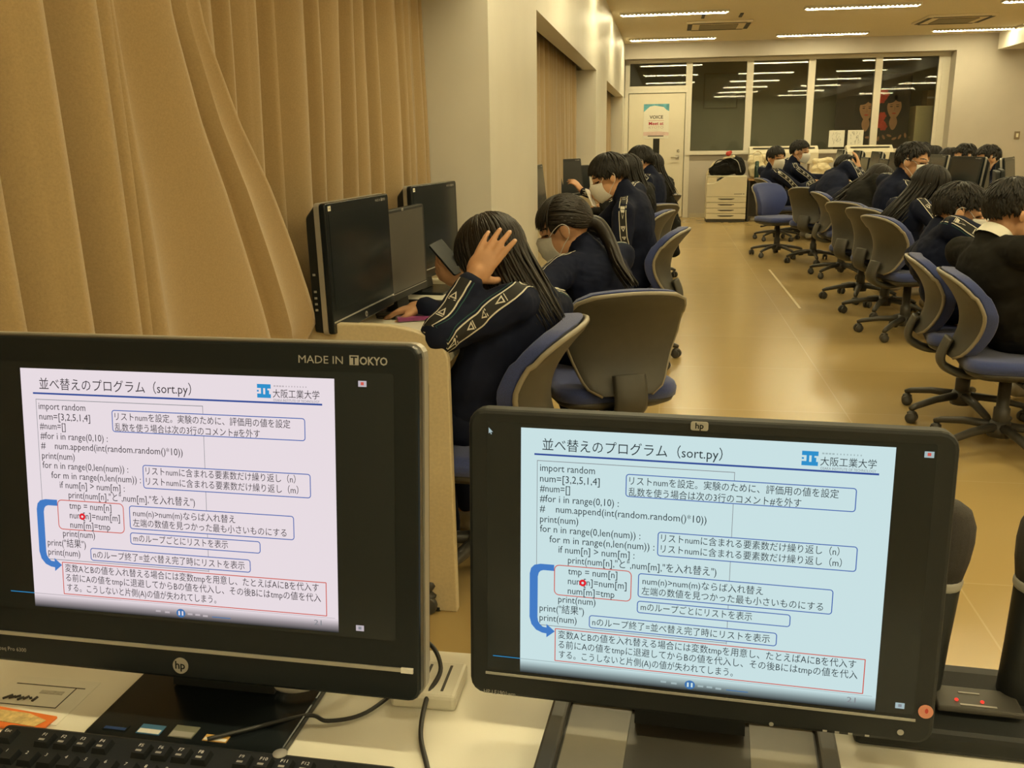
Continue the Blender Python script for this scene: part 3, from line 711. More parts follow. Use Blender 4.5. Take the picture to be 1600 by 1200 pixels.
def slide_mesh(fn3, w, h, K, line_u):
    """fn3(u,v,d): panel coordinates -> local 3D; slide w x h centred at 0,0"""
    def at(d): return lambda x, y: fn3((x-0.5)*w, (0.5-y)*h, d)
    mb = MB(); E = 0.00016
    def quad(x0, y0, x1, y1, m, d):
        f = at(d); mb.add([f(x0, y0), f(x1, y0), f(x1, y1), f(x0, y1)], [(0, 1, 2, 3)], m)
    asp = w/h
    def rb(x0, y0, x1, y1, r, t, m, d, fill=None):
        f = at(d); P = [(a/asp*1.0, b) for a, b in rrect(x0*asp, y0, x1*asp, y1, r, 4)]; Q = [(a/asp, b) for a, b in rrect(x0*asp+t, y0+t, x1*asp-t, y1-t, max(0.001, r-t), 4)]
        n = len(P)
        if fill: mb.add([at(d-E)(a, b) for a, b in P], [tuple(range(n))], fill)
        mb.add([f(a, b) for a, b in P] + [f(a, b) for a, b in Q], [(i, (i+1) % n, n+(i+1) % n, n+i) for i in range(n)], m)
    def tx(s, x0, x1, y, m, d, size=0.045, bold=False):
        f = at(d); vs, fs, ww = text2d(s, bold); sx = (x1-x0)/ww
        mb.add([f(x0+a*sx, y-b*size) for a, b in vs], fs, m)
    quad(0, 0, 1, 0.945, K['w'], E)
    ink = K['ink']; d0 = 2*E
    tx('並べ替えのプログラム（sort.py）', 0.062, 0.560, 0.080, ink, d0, 0.052)
    quad(0.039, 0.097, 0.963, 0.104, K['rule'], d0)
    quad(0.766, 0.030, 0.808, 0.083, K['cyan'], d0)
    for a, b, c, e in ((0.7655, 0.0455, 0.7780, 0.0670), (0.7850, 0.0455, 0.7910, 0.0690), (0.7980, 0.0465, 0.8085, 0.0530), (0.8030, 0.0525, 0.8085, 0.0680)): quad(a, b, c, e, K['w'], 3*E)
    quad(0.7660, 0.0530, 0.7715, 0.0595, K['cyan'], 4*E)
    tx('大阪工業大学', 0.814, 0.955, 0.078, ink, d0, 0.036)
    tx('OSAKA INSTITUTE OF TECHNOLOGY', 0.815, 0.955, 0.095, K['grey'], d0, 0.014)
    for k in range(12): quad(0.817+0.0085*k+(0.003 if k > 3 else 0), 0.033, 0.823+0.0085*k, 0.0385, K['pale'], d0)
    # code frame
    for q in ((0.047, 0.124, 0.594, 0.1265), (0.047, 0.124, 0.0485, 0.79), (0.5935, 0.124, 0.595, 0.795), (0.047, 0.789, 0.595, 0.7915)): quad(*q, K['grey'], d0)
    code = [('import random', .056, .213, .165), ('num=[3,2,5,1,4]', .056, .227, .207), ('#num=[]', .056, .143, .246), ('#for i in range(0,10) :', .056, .282, .286), ('#    num.append(int(random.random()*10))', .056, .525, .326), ('print(num)', .057, .168, .368),
            ('for n in range(0,len(num)) :', .057, .345, .407), ('for m in range(n,len(num)) :', .085, .385, .447), ('if num[n] > num[m] :', .112, .330, .486), ('print(num[n],"と",num[m],"を入れ替え")', .140, .558, .526), ('print(num)', .113, .222, .689), ('print("結果")', .058, .189, .732), ('print(num)', .058, .168, .772)]
    for s, x0, x1, y in code: tx(s, x0, x1, y, ink, d0+E, 0.040)
    rb(.100, .535, .324, .660, .02, .0035, K['red'], 5*E, K['w'])
    for s, x0, x1, y in (('tmp = num[n]', .141, .283, .570), ('num[n]=num[m]', .141, .310, .610), ('num[m]=tmp', .141, .276, .650)): tx(s, x0, x1, y, ink, 6*E, 0.040)
    f = at(6.5*E)
    for rad_, m_, dd in ((.014, K['dot'], 7*E), (.005, K['w'], 8*E)):
        g = at(dd); mb.add([g(.184+rad_*cos(2*pi*k/16)/asp, .600+rad_*sin(2*pi*k/16)) for k in range(16)], [tuple(range(16))], m_)
    for box, lines in (((.300, .155, .911, .244), (('リストnumを設定。実験のために、評価用の値を設定', .310, .866, .194), ('乱数を使う場合は次の3行のコメント#を外す', .309, .772, .237))),
                       ((.393, .371, .924, .467), (('リストnumに含まれる要素数だけ繰り返し（n）', .403, .878, .408), ('リストnumに含まれる要素数だけ繰り返し（m）', .403, .886, .450))),
                       ((.342, .541, .870, .638), (('num(n)>num(m)ならば入れ替え', .355, .686, .583), ('左端の数値を見つかった最も小さいものにする', .353, .846, .624))),
                       ((.341, .652, .763, .702), (('mのループごとにリストを表示', .352, .660, .688),)),
                       ((.204, .729, .730, .783), (('nのループ終了=並べ替え完了時にリストを表示', .214, .711, .769),))):
        rb(*box, .012, .0035, K['blue'], 5*E, K['w'])
        for s, x0, x1, y in lines: tx(s, x0, x1, y, ink, 6*E, 0.036)
    rb(.104, .798, .966, .936, .003, .0035, K['red'], 5*E, K['w'])
    for s, x0, x1, y in (('変数AとBの値を入れ替える場合には変数tmpを用意し、たとえばAにBを代入す', .114, .942, .836), ('る前にAの値をtmpに退避してからBの値を代入し、その後Bにはtmpの値を代入', .115, .948, .877), ('する。こうしないと片側(A)の値が失われてしまう。', .117, .616, .919)): tx(s, x0, x1, y, ink, 6*E, 0.037)
    # thick curved arrow
    f = at(5*E)
    # strip between outer and inner outline
    o_ = [(.100, .537), (.060, .537), (.042, .543), (.032, .557), (.028, .58), (.028, .76), (.034, .79), (.048, .812), (.066, .822), (.080, .824)]
    i_ = [(.100, .562), (.068, .562), (.060, .566), (.055, .574), (.052, .59), (.052, .76), (.054, .775), (.060, .788), (.068, .797), (.080, .799)]
    mb.add([f(*p) for p in o_] + [f(*p) for p in i_], [(k, k+1, 11+k, 10+k) for k in range(9)], K['arrow'])
    mb.add([f(.079, .784), f(.104, .812), f(.079, .840)], [(0, 1, 2)], K['arrow'])
    # player bar
    quad(-line_u, .9405, .0, .9435, K['cyan'], 3*E); quad(0, .9405, .30, .9435, K['pale'], 3*E); quad(.30, .941, .99, .943, K['pale'], 3*E)
    tx('21', .925, .948, .975, K['grey'], 3*E, 0.030)
    g = at(4*E); mb.add([g(.498+.018*cos(2*pi*k/20)/asp*1.1, .975+.018*sin(2*pi*k/20)) for k in range(20)], [tuple(range(20))], K['btn'])
    for a in (.490, .501): quad(a, .966, a+.005, .984, K['w'], 5*E)
    for a, b in ((.415, .97), (.445, .972), (.52, .972), (.545, .972), (.57, .974)): quad(a, b, a+.016, b+.008, K['pale'], 4*E)
    quad(.60, .978, .66, .981, K['btn'], 4*E)
    # fade strip
    f = at(E); a = len(mb.v); mb.add([f(0, .945), f(1, .945), f(1, 1.0), f(0, 1.0)], [(0, 1, 2, 3)], K['fade'])
    return mb, a

def finish_slide(mb, a, name, parent):
    o = mb.build(name, parent)
    uv = o.data.uv_layers.new(name='UVMap')
    # vertical coordinate along the fade strip only
    for p in o.data.polygons:
        vs = list(p.vertices)
        if vs and min(vs) >= a:
            for li, vi in zip(p.loop_indices, p.vertices): uv.data[li].uv = ((vi-a) % 2, 1.0 if vi-a < 2 else 0.0)
    return o

def disc(mb, fn3, cu, cv, r, m, d, n=24, sx=1.0):
    mb.add([fn3(cu+r*sx*cos(2*pi*k/n), cv+r*sin(2*pi*k/n), d) for k in range(n)], [tuple(range(n))], m)
def disc_solid(mb, fn3, cu, cv, r, m, d0, d1, n=24):
    A = [fn3(cu+r*cos(2*pi*k/n), cv+r*sin(2*pi*k/n), d0) for k in range(n)]; B = [fn3(cu+r*cos(2*pi*k/n), cv+r*sin(2*pi*k/n), d1) for k in range(n)]
    mb.loft([A, B], m, False)

def panel_fn(cz, tilt, cy=0.0):
    """u right, v up the panel, d towards the viewer (-y)"""
    ct, st = cos(tilt), sin(tilt)
    return lambda u, v, d: V((u, cy + v*st - d*ct, cz + v*ct + d*st))
def pprism(mb, fn, pts, d0, d1, m, sm=False):
    n = len(pts)
    mb.add([fn(u, v, d0) for u, v in pts] + [fn(u, v, d1) for u, v in pts], [tuple(range(n)), tuple(range(2*n-1, n-1, -1))] + [(i, i+n, (i+1) % n+n, (i+1) % n) for i in range(n)], m, sm)

def aio(label, loc, rz, cz=0.256, tilt=rad(7), slide=None, detail=True, sticker=False, group=None, only=None):
    t = thing('all_in_one_computer', label, 'computer', loc, rz, group)
    fn = panel_fn(cz, tilt)
    L, B, T_ = 0.2475, -0.189, 0.157
    m = MB(); pprism(m, fn, rrect(-L, B, L, T_, 0.012, 4), -0.004, -0.020, BLACKG); bevel(m.build('front_bezel', t), 0.003)
    m = MB(); pprism(m, fn, rrect(-L-0.001, B-0.001, L+0.001, T_+0.001, 0.013, 4), -0.020, -0.034, SILVER); m.build('side_band', t)
    m = MB()
    A = [fn(u, v, -0.034) for u, v in rrect(-L+0.002, B+0.002, L-0.002, T_-0.002, 0.012, 4)]; Bq = [fn(u, v, -0.060) for u, v in rrect(-L+0.006, B+0.004, L-0.006, T_-0.03, 0.014, 4)]; Cq = [fn(u, v, -0.072) for u, v in rrect(-L+0.03, B+0.02, L-0.03, T_-0.08, 0.02, 4)]
    m.loft([A, Bq, Cq], BLACKM, False); m.build('back_cover', t)
    m = MB(); pprism(m, fn, rrect(-0.224, -0.128, 0.224, 0.131, 0.003, 2), -0.0045, -0.0032, SCREEN_OFF); scr = m.build('screen', t)
    m = MB(); pprism(m, fn, [(-0.241, -0.1585), (0.241, -0.1585), (0.241, -0.155), (-0.241, -0.155)], -0.0045, -0.002, SILVER); m.build('chin_strip', t)
    m = MB(); disc_solid(m, fn, -0.004, -0.1745, 0.0083, SILVER, -0.004, -0.0025)
    f2 = lambda x, y: fn(x, y, -0.0023)
    put_text(m, 'hp', f2, -0.004, -0.1775, 0.0115, BLACKG, None, True, 'c'); m.build('badge', t)
    if detail:
        m = MB(); f3 = lambda x, y: fn(x, y, -0.0036)
        put_text(m, 'MADE IN', f3, 0.1306, 0.1385, 0.0105, GREYP, 0.044)
        m.add([fn(a, b, -0.0037) for a, b in ((0.181, 0.1378), (0.190, 0.1378), (0.190, 0.147), (0.181, 0.147))], [(0, 1, 2, 3)], GREYP)
        put_text(m, 'T', lambda x, y: fn(x, y, -0.0035), 0.1855, 0.1385, 0.0105, BLACKG, None, True, 'c')
        put_text(m, 'OKYO', f3, 0.191, 0.1385, 0.0105, GREYP, 0.027, True); m.build('print', t)
        m = MB(); pprism(m, fn, [(0.229, -0.1592), (0.241, -0.1592), (0.241, -0.1543), (0.229, -0.1543)], -0.0045, -0.0017, WHITEP); m.build('light', t)
    if sticker:
        m = MB(); pprism(m, fn, [(-0.226, 0.136), (-0.208, 0.136), (-0.208, 0.149), (-0.226, 0.149)], -0.0042, -0.0032, PAPER); pprism(m, fn, [(-0.221, 0.140), (-0.213, 0.140), (-0.213, 0.145), (-0.221, 0.145)], -0.0034, -0.0030, GREYP); m.build('label_sticker', t)
    # ports on the left side
    m = MB()
    for v in (-0.03, -0.075, -0.092, -0.108, -0.124):
        m.add([fn(-L+0.0005-0.0007, v, -0.052), fn(-L+0.0005-0.0007, v, -0.044), fn(-L+0.0005-0.0007, v+0.006, -0.044), fn(-L+0.0005-0.0007, v+0.006, -0.052)], [(0, 1, 2, 3)], GREYP)
    m.build('port_strip', t)
    # stand: neck and base plate
    MB().loft([[V((x, y, 0.012)) for x, y in ((-0.06, 0.05), (0.06, 0.05), (0.06, 0.075), (-0.06, 0.075))], [V((x, y, 0.22)) for x, y in ((-0.05, 0.075), (0.05, 0.075), (0.05, 0.095), (-0.05, 0.095))]], BLACKM, False).build('stand_neck', t)
    bp = MB().prism(rrect(-0.108, -0.050, 0.108, 0.13, 0.012, 4), 0, -0.010, BLACKG, Matrix(((1, 0, 0, 0), (0, 0, 1, 0), (0, -1, 0, 0), (0, 0, 0, 1))))
    foot = bevel(bp.build('stand_foot', t), 0.002)
    if slide:
        K, w, h = slide
        mb, a = slide_mesh(lambda u, v, d: fn(u, v, d-0.0031), w, h, K, 0.083)
        finish_slide(mb, a, 'slide', scr)
        m = MB()
        for u, v, cols in ((0.1935, 0.1206, ('r', 'w')), (0.1878, -0.118, ('w', 'g'))):
            pprism(m, fn, [(u-0.004, v-0.0028), (u+0.004, v-0.0028), (u+0.004, v+0.0028), (u-0.004, v+0.0028)], -0.0032, -0.0029, K['pale'])
            mm = K['red'] if 'r' in cols else K['grey']
            pprism(m, fn, [(u-0.0015, v-0.0012), (u+0.0015, v-0.0012), (u+0.0015, v+0.0016), (u-0.0015, v+0.0016)], -0.0030, -0.0027, mm)
        m.build('screen_icon', scr)
        m = MB(); put_text(m, 'Compaq Pro 6300', lambda x, y: fn(x, y, -0.0036), -0.225, -0.1765, 0.006, GREYP, 0.044); m.build('model_print', t)
        for k, (x, c1, c2) in enumerate(((-0.078, BLACKG, mat('label_blue_dark', (0.02, 0.05, 0.16), 0.4, noise_amt=0.2)), (-0.040, mat('label_blue', (0.05, 0.16, 0.30), 0.4, noise_amt=0.1), WHITEP), (-0.004, mat('label_grey', (0.16, 0.16, 0.12), 0.4, noise_amt=0.1), GREYP), (0.034, mat('label_yellow', (0.60, 0.36, 0.10), 0.4, noise_amt=0.1), WHITEP))):
            m = MB(); y0 = -0.035; hh = 0.010 if k in (0, 3) else (0.015 if k == 1 else 0.019)
            m.box((x-0.013, y0, 0.0101), (x+0.013, y0+hh, 0.0108), c1).box((x-0.012, y0+0.001, 0.0108), (x+0.012, y0+hh*0.5, 0.0111), c2)
            m.build('sticker', foot)
    return t

def lcd(label, loc, rz, cz=0.197, tilt=rad(4.2), slide=None, group=None, grey=False):
    t = thing('lcd_monitor', label, 'monitor', loc, rz, group)
    fn = panel_fn(cz, tilt); L, B, T_ = 0.223, -0.157, 0.1435
    body = BLACKM
    m = MB(); pprism(m, fn, rrect(-L, B, L, T_, 0.016, 4), 0.003, -0.020, body); pprism(m, fn, rrect(-L+0.014, B+0.02, L-0.014, T_-0.01, 0.012, 4), -0.02, -0.05, body); bevel(m.build('bezel', t), 0.004)
    m = MB(); pprism(m, fn, rrect(-0.204, -0.1275, 0.204, 0.1320, 0.002, 2), 0.0028, 0.0034, SCREEN_LCD if grey else SCREEN_OFF); scr = m.build('screen', t)
    m = MB(); pprism(m, fn, [(-0.206, -0.1335), (0.206, -0.1335), (0.206, -0.1312), (-0.206, -0.1312)], 0.0028, 0.0042, GREYP); m.build('chin_strip', t)
    m = MB(); pprism(m, fn, rrect(-0.0095, 0.1335, 0.0065, 0.1418, 0.002, 3), 0.0028, 0.0042, GREYP); put_text(m, 'hp', lambda x, y: fn(x, y, 0.0044), -0.0015, 0.1355, 0.008, BLACKG, None, True, 'c'); m.build('badge', t)
    if slide:
        K, w, h = slide
        m = MB(); put_text(m, 'HP LE1901wm', lambda x, y: fn(x, y, 0.0036), -0.208, -0.1555, 0.0065, GREYP, 0.033)
        for u in (0.127, 0.138, 0.150, 0.165): m.add([fn(u-0.002, -0.1545, 0.0036), fn(u+0.002, -0.1545, 0.0036), fn(u+0.002, -0.1525, 0.0036), fn(u-0.002, -0.1525, 0.0036)], [(0, 1, 2, 3)], GREYP)
        m.build('print', t)
        m = MB(); disc(m, fn, 0.0777, -0.153, 0.0022, GREYP, 0.0038); disc(m, fn, 0.194, -0.146, 0.003, GREYP, 0.0038); m.build('button', t)
        m = MB(); disc_solid(m, fn, 0.2142, -0.1225, 0.0066, mat('sticker_pink', (0.62, 0.26, 0.17), 0.5, noise_amt=0.1), 0.003, 0.0040); disc(m, fn, 0.2148, -0.1215, 0.0026, RED, 0.0042, 10, 0.6); m.build('round_sticker', t)
        mb, a = slide_mesh(lambda u, v, d: fn(u, v, d+0.0035), w, h, K, 0.083)
        finish_slide(mb, a, 'slide', scr)
        m = MB()
        for u, v in ((0.1977, 0.1225), (0.1915, -0.1192)):
            pprism(m, fn, [(u-0.004, v-0.0028), (u+0.004, v-0.0028), (u+0.004, v+0.0028), (u-0.004, v+0.0028)], 0.0034, 0.0037, K['pale'])
            pprism(m, fn, [(u-0.0015, v-0.0012), (u+0.0015, v-0.0012), (u+0.0015, v+0.0016), (u-0.0015, v+0.0016)], 0.0036, 0.0038, K['red'] if v > 0 else K['grey'])
        c = (-0.2022, 0.126); P = [(0, 0), (0, -0.0062), (0.0014, -0.0049), (0.0023, -0.0070), (0.0032, -0.0066), (0.0023, -0.0046), (0.0043, -0.0046)]
        m.add([fn(c[0]+x, c[1]+y, 0.0038) for x, y in P], [(0, 1, 2, 5, 6), (2, 3, 4, 5)], K['pale'])
        m.build('screen_icon', scr)
    # stand: neck and frame foot with sunken pads
    MB().loft([[V((x, y, 0.012)) for x, y in ((-0.055, 0.008), (0.055, 0.008), (0.055, 0.05), (-0.055, 0.05))], [V((x, y, 0.15)) for x, y in ((-0.052, 0.024), (0.052, 0.024), (0.052, 0.055), (-0.052, 0.055))]], BLACKM, False).build('stand_neck', t)
    TT = Matrix(((1, 0, 0, 0), (0, 0, 1, 0), (0, -1, 0, 0), (0, 0, 0, 1)))
    fx0, fx1, fy0, fy1 = -0.142, 0.142, -0.145, 0.060
    m = MB(); m.prism(rrect(fx0, fy0, fx1, fy1, 0.014, 4), 0, -0.008, CHBASE, TT)
    for a, b in (((fx0, fy1-0.018), (fx1, fy1)), ((fx0, fy0), (fx1, fy0+0.018)), ((fx0, fy0), (fx0+0.018, fy1)), ((fx1-0.018, fy0), (fx1, fy1))): m.prism(rrect(a[0], a[1], b[0], b[1], 0.008, 3), -0.008, -0.020, CHBASE, TT)
    bevel(m.build('stand_foot', t), 0.003)
    for s in (-1, 1): MB().box((min(s*0.06, s*0.122), fy0+0.02, 0.008), (max(s*0.06, s*0.122), fy1-0.02, 0.0095), mat('foot_pad', (0.16, 0.145, 0.11), 0.4, noise_amt=0.06)).build('foot_pad', t)
    return t

KL = slide_mats('left', (0.80, 0.71, 0.76), (0.045, 0.036, 0.042)); KR = slide_mats('right', (0.58, 0.75, 0.77), (0.028, 0.040, 0.046))
aio('all-in-one computer showing the lecture slide, front left on the desk', (-0.467, 0.777, 0.710), rad(-1.4), slide=(KL, 0.332, 0.249))
lcd('black monitor showing the lecture slide, front right on the desk', (0.0383, 0.819, 0.710), rad(-3.2), slide=(KR, 0.34, 0.255))

# screens of the left desks (faces +X => rotate 90 deg; small extra turn towards the camera)
GA = 'student computers on the left desks'; ZD = 0.712; ZL = 0.742
aio('dark all-in-one computer nearest the camera on the left desk', (-0.851, 2.54, ZL), rad(87.5), sticker=True, tilt=rad(1), group=GA)
lcd('grey screen monitor between the two dark computers on the left desk', (-0.87, 3.02, ZL), rad(86), tilt=rad(1), group=GA, grey=True, cz=0.21)
aio('dark all-in-one computer by the wall column on the left desk', (-0.864, 3.482, ZL), rad(83.7), sticker=True, tilt=rad(1), group=GA)
aio('dark computer half hidden by the wall column edge', (-0.84, 6.35, ZL), rad(90), group=GA)
aio('dark computer in the second recess touched by a student hand', (-0.86, 8.55, ZL), rad(90-22), group=GA)
lcd('dark monitor right of the touched computer in the second recess', (-0.84, 9.10, ZL), rad(90-25), group=GA)
aio('tiny dark computer in the farthest left recess', (-0.86, 12.3, ZL), rad(90), group=GA)
# right row, facing the aisle (screens to -X => rotate -90)
GB = 'student computers of the right row'; ZD = 0.742
for y, k, a, lab in ((13.35, 'a', 0, 'farthest dark computer of the right row'), (12.75, 'l', 0, 'dark monitor second from the far end of the right row'), (12.2, 'a', 0, 'third dark computer from the far end of the right row'), (11.65, 'l', 0, 'fourth dark screen from the far end of the right row'), (11.12, 'a', 0, 'dark silver edged computer two screens left of the glasses boy head'), (10.65, 'l', 0, 'dark monitor between the two silver edged computers left of the glasses boy'), (10.22, 'a', 0, 'dark computer just left of the glasses boy head'), (9.5, 'l', 0, 'dark monitor hidden behind the glasses boy head'), (8.66, 'a', 0, 'dark computer just right of the glasses boy head'), (7.75, 'b', 10, 'large turned dark computer in front of the foreheads at right')):
    (lcd if k == 'l' else aio)(lab, (2.30 if k != 'b' else 2.27, y, ZD), rad(-90+a), group=GB)
# computers of the opposite side seen from behind
GC = 'computers facing away at the right edge'
aio('dark computer back with sloped top at the right edge', (2.47, 7.30, ZD), rad(64), group=GC)
lcd('dark monitor back below the sloped computer at the right edge', (2.30, 6.95, ZD), rad(75), group=GC)
lcd('dark monitor back hiding the face below the rightmost forehead', (2.70, 8.70, ZD), rad(55), group=GC)
aio('dark computer back cut by the right picture edge', (2.66, 6.90, ZD), rad(80), group=GC)

# ------------------------------------------------------------------ keyboard
t = thing('keyboard', 'black keyboard cut by the bottom edge below the left monitor', 'keyboard', (-0.440, 0.643, 0.710), rad(-1.0))
W_, D_ = 0.205, 0.075
m = MB()
prof = [(-D_, 0.0), (D_, 0.0), (D_, 0.024), (D_-0.008, 0.028), (-D_, 0.014)]
m.prism([(y, z) for y, z in prof], -W_, W_, BLACKM, Matrix(((0, 1, 0, 0), (1, 0, 0, 0), (0, 0, 1, 0), (0, 0, 0, 1))))
bevel(m.build('case', t), 0.004)
def kz(y): return 0.014 + (0.028-0.014)*(y+D_)/(2*D_)
key0 = MB().loft([[V((x*0.0082, y*0.0082, 0)) for x, y in ((-1, -1), (1, -1), (1, 1), (-1, 1))], [V((x*0.0064, y*0.0066, 0.0065)) for x, y in ((-1, -1), (1, -1), (1, 1), (-1, 1))]], BLACKM, False).build('key', t)
used = False; leg = MB()
labs = {0: ['Esc', '', 'F1', 'F2', 'F3', 'F4', '', 'F5', 'F6', 'F7', 'F8', '', 'F9', 'F10', 'F11', 'F12'], 1: ['', '1', '2', '3', '4', '5', '6', '7', '8', '9', '0', '-', '^', '', '', '']}
for row in range(5):
    y = D_ - 0.024 - row*0.021 - (0.004 if row else 0)
    for c in range(19):
        x = -W_ + 0.016 + c*0.0208
        if row == 0 and c in (1, 6, 11): continue
        k = key0 if not used else key0.copy()
        if used: COL.objects.link(k); k.parent = t
        used = True
        k.location = (x, y, kz(y)); k.rotation_euler = (math.atan2(0.014, 2*D_), 0, 0)
        s = labs.get(row, [])
        if c < len(s) and s[c]:
            z = kz(y) + 0.0068
            put_text(leg, s[c], lambda a, b: V((x+a, y+b, z + b*0.09)), -0.004, 0.001, 0.0055, WHITEP)
            if row == 0 and c > 1: leg.add([V((x-0.004+a, y+b, z+b*0.09)) for a, b in ((0, -0.005), (0.006, -0.005), (0.006, -0.0025), (0, -0.0025))], [(0, 1, 2, 3)], GREYP)
leg.build('key_legend', t)
m = MB(); m.lathe([(0, 0), (0.007, 0), (0.007, 0.0012), (0, 0.0014)], GREYP, 18); o = m.build('badge', t, (0.09, D_-0.006, kz(D_-0.006)+0.0002))

# ------------------------------------------------------------------ small things on the instructor's desk
t = thing('wall_socket', 'white desk outlet box behind the left monitor corner', 'socket', (-0.243, 0.868, 0.710), rad(0))
bevel(MB().box((-0.036, -0.03, 0), (0.036, 0.04, 0.018), mat('outlet_white', (0.66, 0.63, 0.52), 0.4, noise_amt=0.02)).build('box', t), 0.004)
m = MB()
for x in (-0.005, 0.018): m.box((x, -0.02, 0.0181), (x+0.003, 0.03, 0.0186), SLOT)
m.build('slot', t)
tag(MB().tube(catmull([(-0.30, 0.90, 0.745), (-0.255, 0.905, 0.752), (-0.232, 0.88, 0.736), (-0.238, 0.84, 0.724), (-0.232, 0.79, 0.716), (-0.214, 0.745, 0.7135), (-0.196, 0.70, 0.7135), (-0.18, 0.64, 0.7135), (-0.17, 0.55, 0.7135)], 8), 0.0026, CABLE, 8).build('cable'), 'thin black cable hanging down beside the left monitor', 'cable')
tag(MB().tube(catmull([(-0.305, 0.93, 0.72), (-0.335, 0.86, 0.733), (-0.372, 0.828, 0.731), (-0.398, 0.826, 0.731), (-0.406, 0.842, 0.731), (-0.395, 0.88, 0.735)], 8), 0.0042, GCABLE, 8).build('cable'), 'pale grey cable loop under the left monitor', 'cable')
tag(MB().tube(catmull([(-0.27, 0.88, 0.716), (-0.30, 0.82, 0.7135), (-0.335, 0.80, 0.7135), (-0.357, 0.80, 0.718), (-0.40, 0.765, 0.7235), (-0.44, 0.74, 0.7235)], 8), 0.0022, CABLE, 8).build('cable'), 'thin black cable running onto the left monitor foot', 'cable')
t = thing('paper_sheet', 'printed sheet with a boxed sketch at the left edge of the desk', 'paper', (-0.665, 0.79, 0.7105))
MB().box((-0.06, -0.035, 0), (0.045, 0.045, 0.0006), PAPER).build('sheet', t)
m = MB()
for a, b in (((-0.05, 0.030), (0.035, 0.0312)), ((-0.05, -0.008), (0.025, -0.0068)), ((0.024, -0.008), (0.0252, 0.031))): m.box((*a, 0.0006), (*b, 0.0009), SLOT)
m.box((-0.012, 0.016, 0.0006), (0.016, 0.022, 0.0009), mat('faint_print', (0.45, 0.43, 0.36), 0.7, noise_amt=0.2, nscale=300))
for k in range(7): m.tube([(-0.045+0.006*k, 0.0+0.002*(k % 3), 0.0012), (-0.038+0.005*k, 0.008-0.002*(k % 2), 0.0012)], 0.0016, SLOT, 5)
m.build('sketch_print', t)
t = thing('snack_packet', 'orange and cream printed packet behind the keyboard corner', 'packet', (-0.655, 0.755, 0.7112), rad(-6))
bevel(MB().box((-0.05, -0.016, 0), (0.028, 0.014, 0.003), ORANGE).build('pack', t), 0.001)
m = MB(); m.prism([(-0.05, -0.009), (0.018, -0.008), (0.022, 0.004), (-0.004, 0.010), (-0.05, 0.008)], -0.003, -0.0036, mat('packet_food', (0.55, 0.40, 0.16), 0.6, noise_amt=0.35, nscale=140), Matrix(((1, 0, 0, 0), (0, 0, 1, 0), (0, -1, 0, 0), (0, 0, 0, 1)))); m.build('picture', t)

# wireless microphones in their charger
t = thing('microphone_charger', 'black charging base with red lights behind the right monitor', 'charger', (0.335, 0.893, 0.710), rad(-3))
bevel(MB().prism([(-0.058, 0), (0.058, 0), (0.058, 0.035), (0.03, 0.042), (-0.058, 0.024)], -0.13, 0.12, BLACKM, Matrix(((0, 1, 0, 0), (1, 0, 0, 0), (0, 0, 1, 0), (0, 0, 0, 1)))).build('base', t), 0.006)
bevel(MB().box((-0.05, -0.035, 0.034), (0.03, 0.005, 0.0405), CHBASE).build('indicator_panel', t), 0.002)
for x in (-0.030, -0.006): MB().ell((x, -0.022, 0.0415), (0.002, 0.002, 0.0015), emis('red_led', (0.9, 0.05, 0.03), 1.5), n=8, k=5).build('red_light', t)
m = MB(); m.box((-0.028, -0.030, 0.0406), (0.006, -0.0275, 0.0412), GREYP).box((-0.025, -0.008, 0.0406), (-0.005, -0.006, 0.0412), GREYP); m.build('print', t)
GM = 'wireless microphones in the charger'
def mic(x, y, lab, lean):
    t = thing('microphone', lab, 'microphone', (x, y, 0.712), 0, GM); t.rotation_euler = (rad(2), rad(lean), 0)
    MB().lathe([(0, 0), (0.0185, 0), (0.020, 0.02), (0.0205, 0.09), (0.022, 0.15), (0.0225, 0.165)], BLACKM, 20).build('handle', t)
    MB().lathe([(0.0228, 0.155), (0.0235, 0.158), (0.0235, 0.162), (0.0228, 0.165)], GREYP, 20).build('ring', t)
    MB().lathe([(0.0225, 0.165), (0.026, 0.185), (0.0275, 0.205), (0.0265, 0.222), (0.021, 0.236), (0.011, 0.243), (0, 0.2445)], mat('mic_mesh', (0.035, 0.03, 0.026), 0.6, noise_amt=0.3, nscale=900, bump=0.6, bscale=1400), 20).build('grille', t)
mic(0.275, 0.903, 'black microphone standing partly behind the right monitor edge', 2.0)
mic(0.370, 0.903, 'black microphone standing at the right edge of the picture', 2.0)
# ------------------------------------------------------------------ people
def ik(S_, W_, hint, l1, l2):
    d = W_-S_; L = min(d.length, (l1+l2)*0.985); dr = d.normalized()
    W2 = S_ + dr*L
    a = (l1*l1 - l2*l2 + L*L)/(2*L); h = math.sqrt(max(0, l1*l1-a*a))
    p = hint - dr*hint.dot(dr); p = p.normalized() if p.length > 1e-6 else dr.orthogonal().normalized()
    return S_ + dr*a + p*h, W2

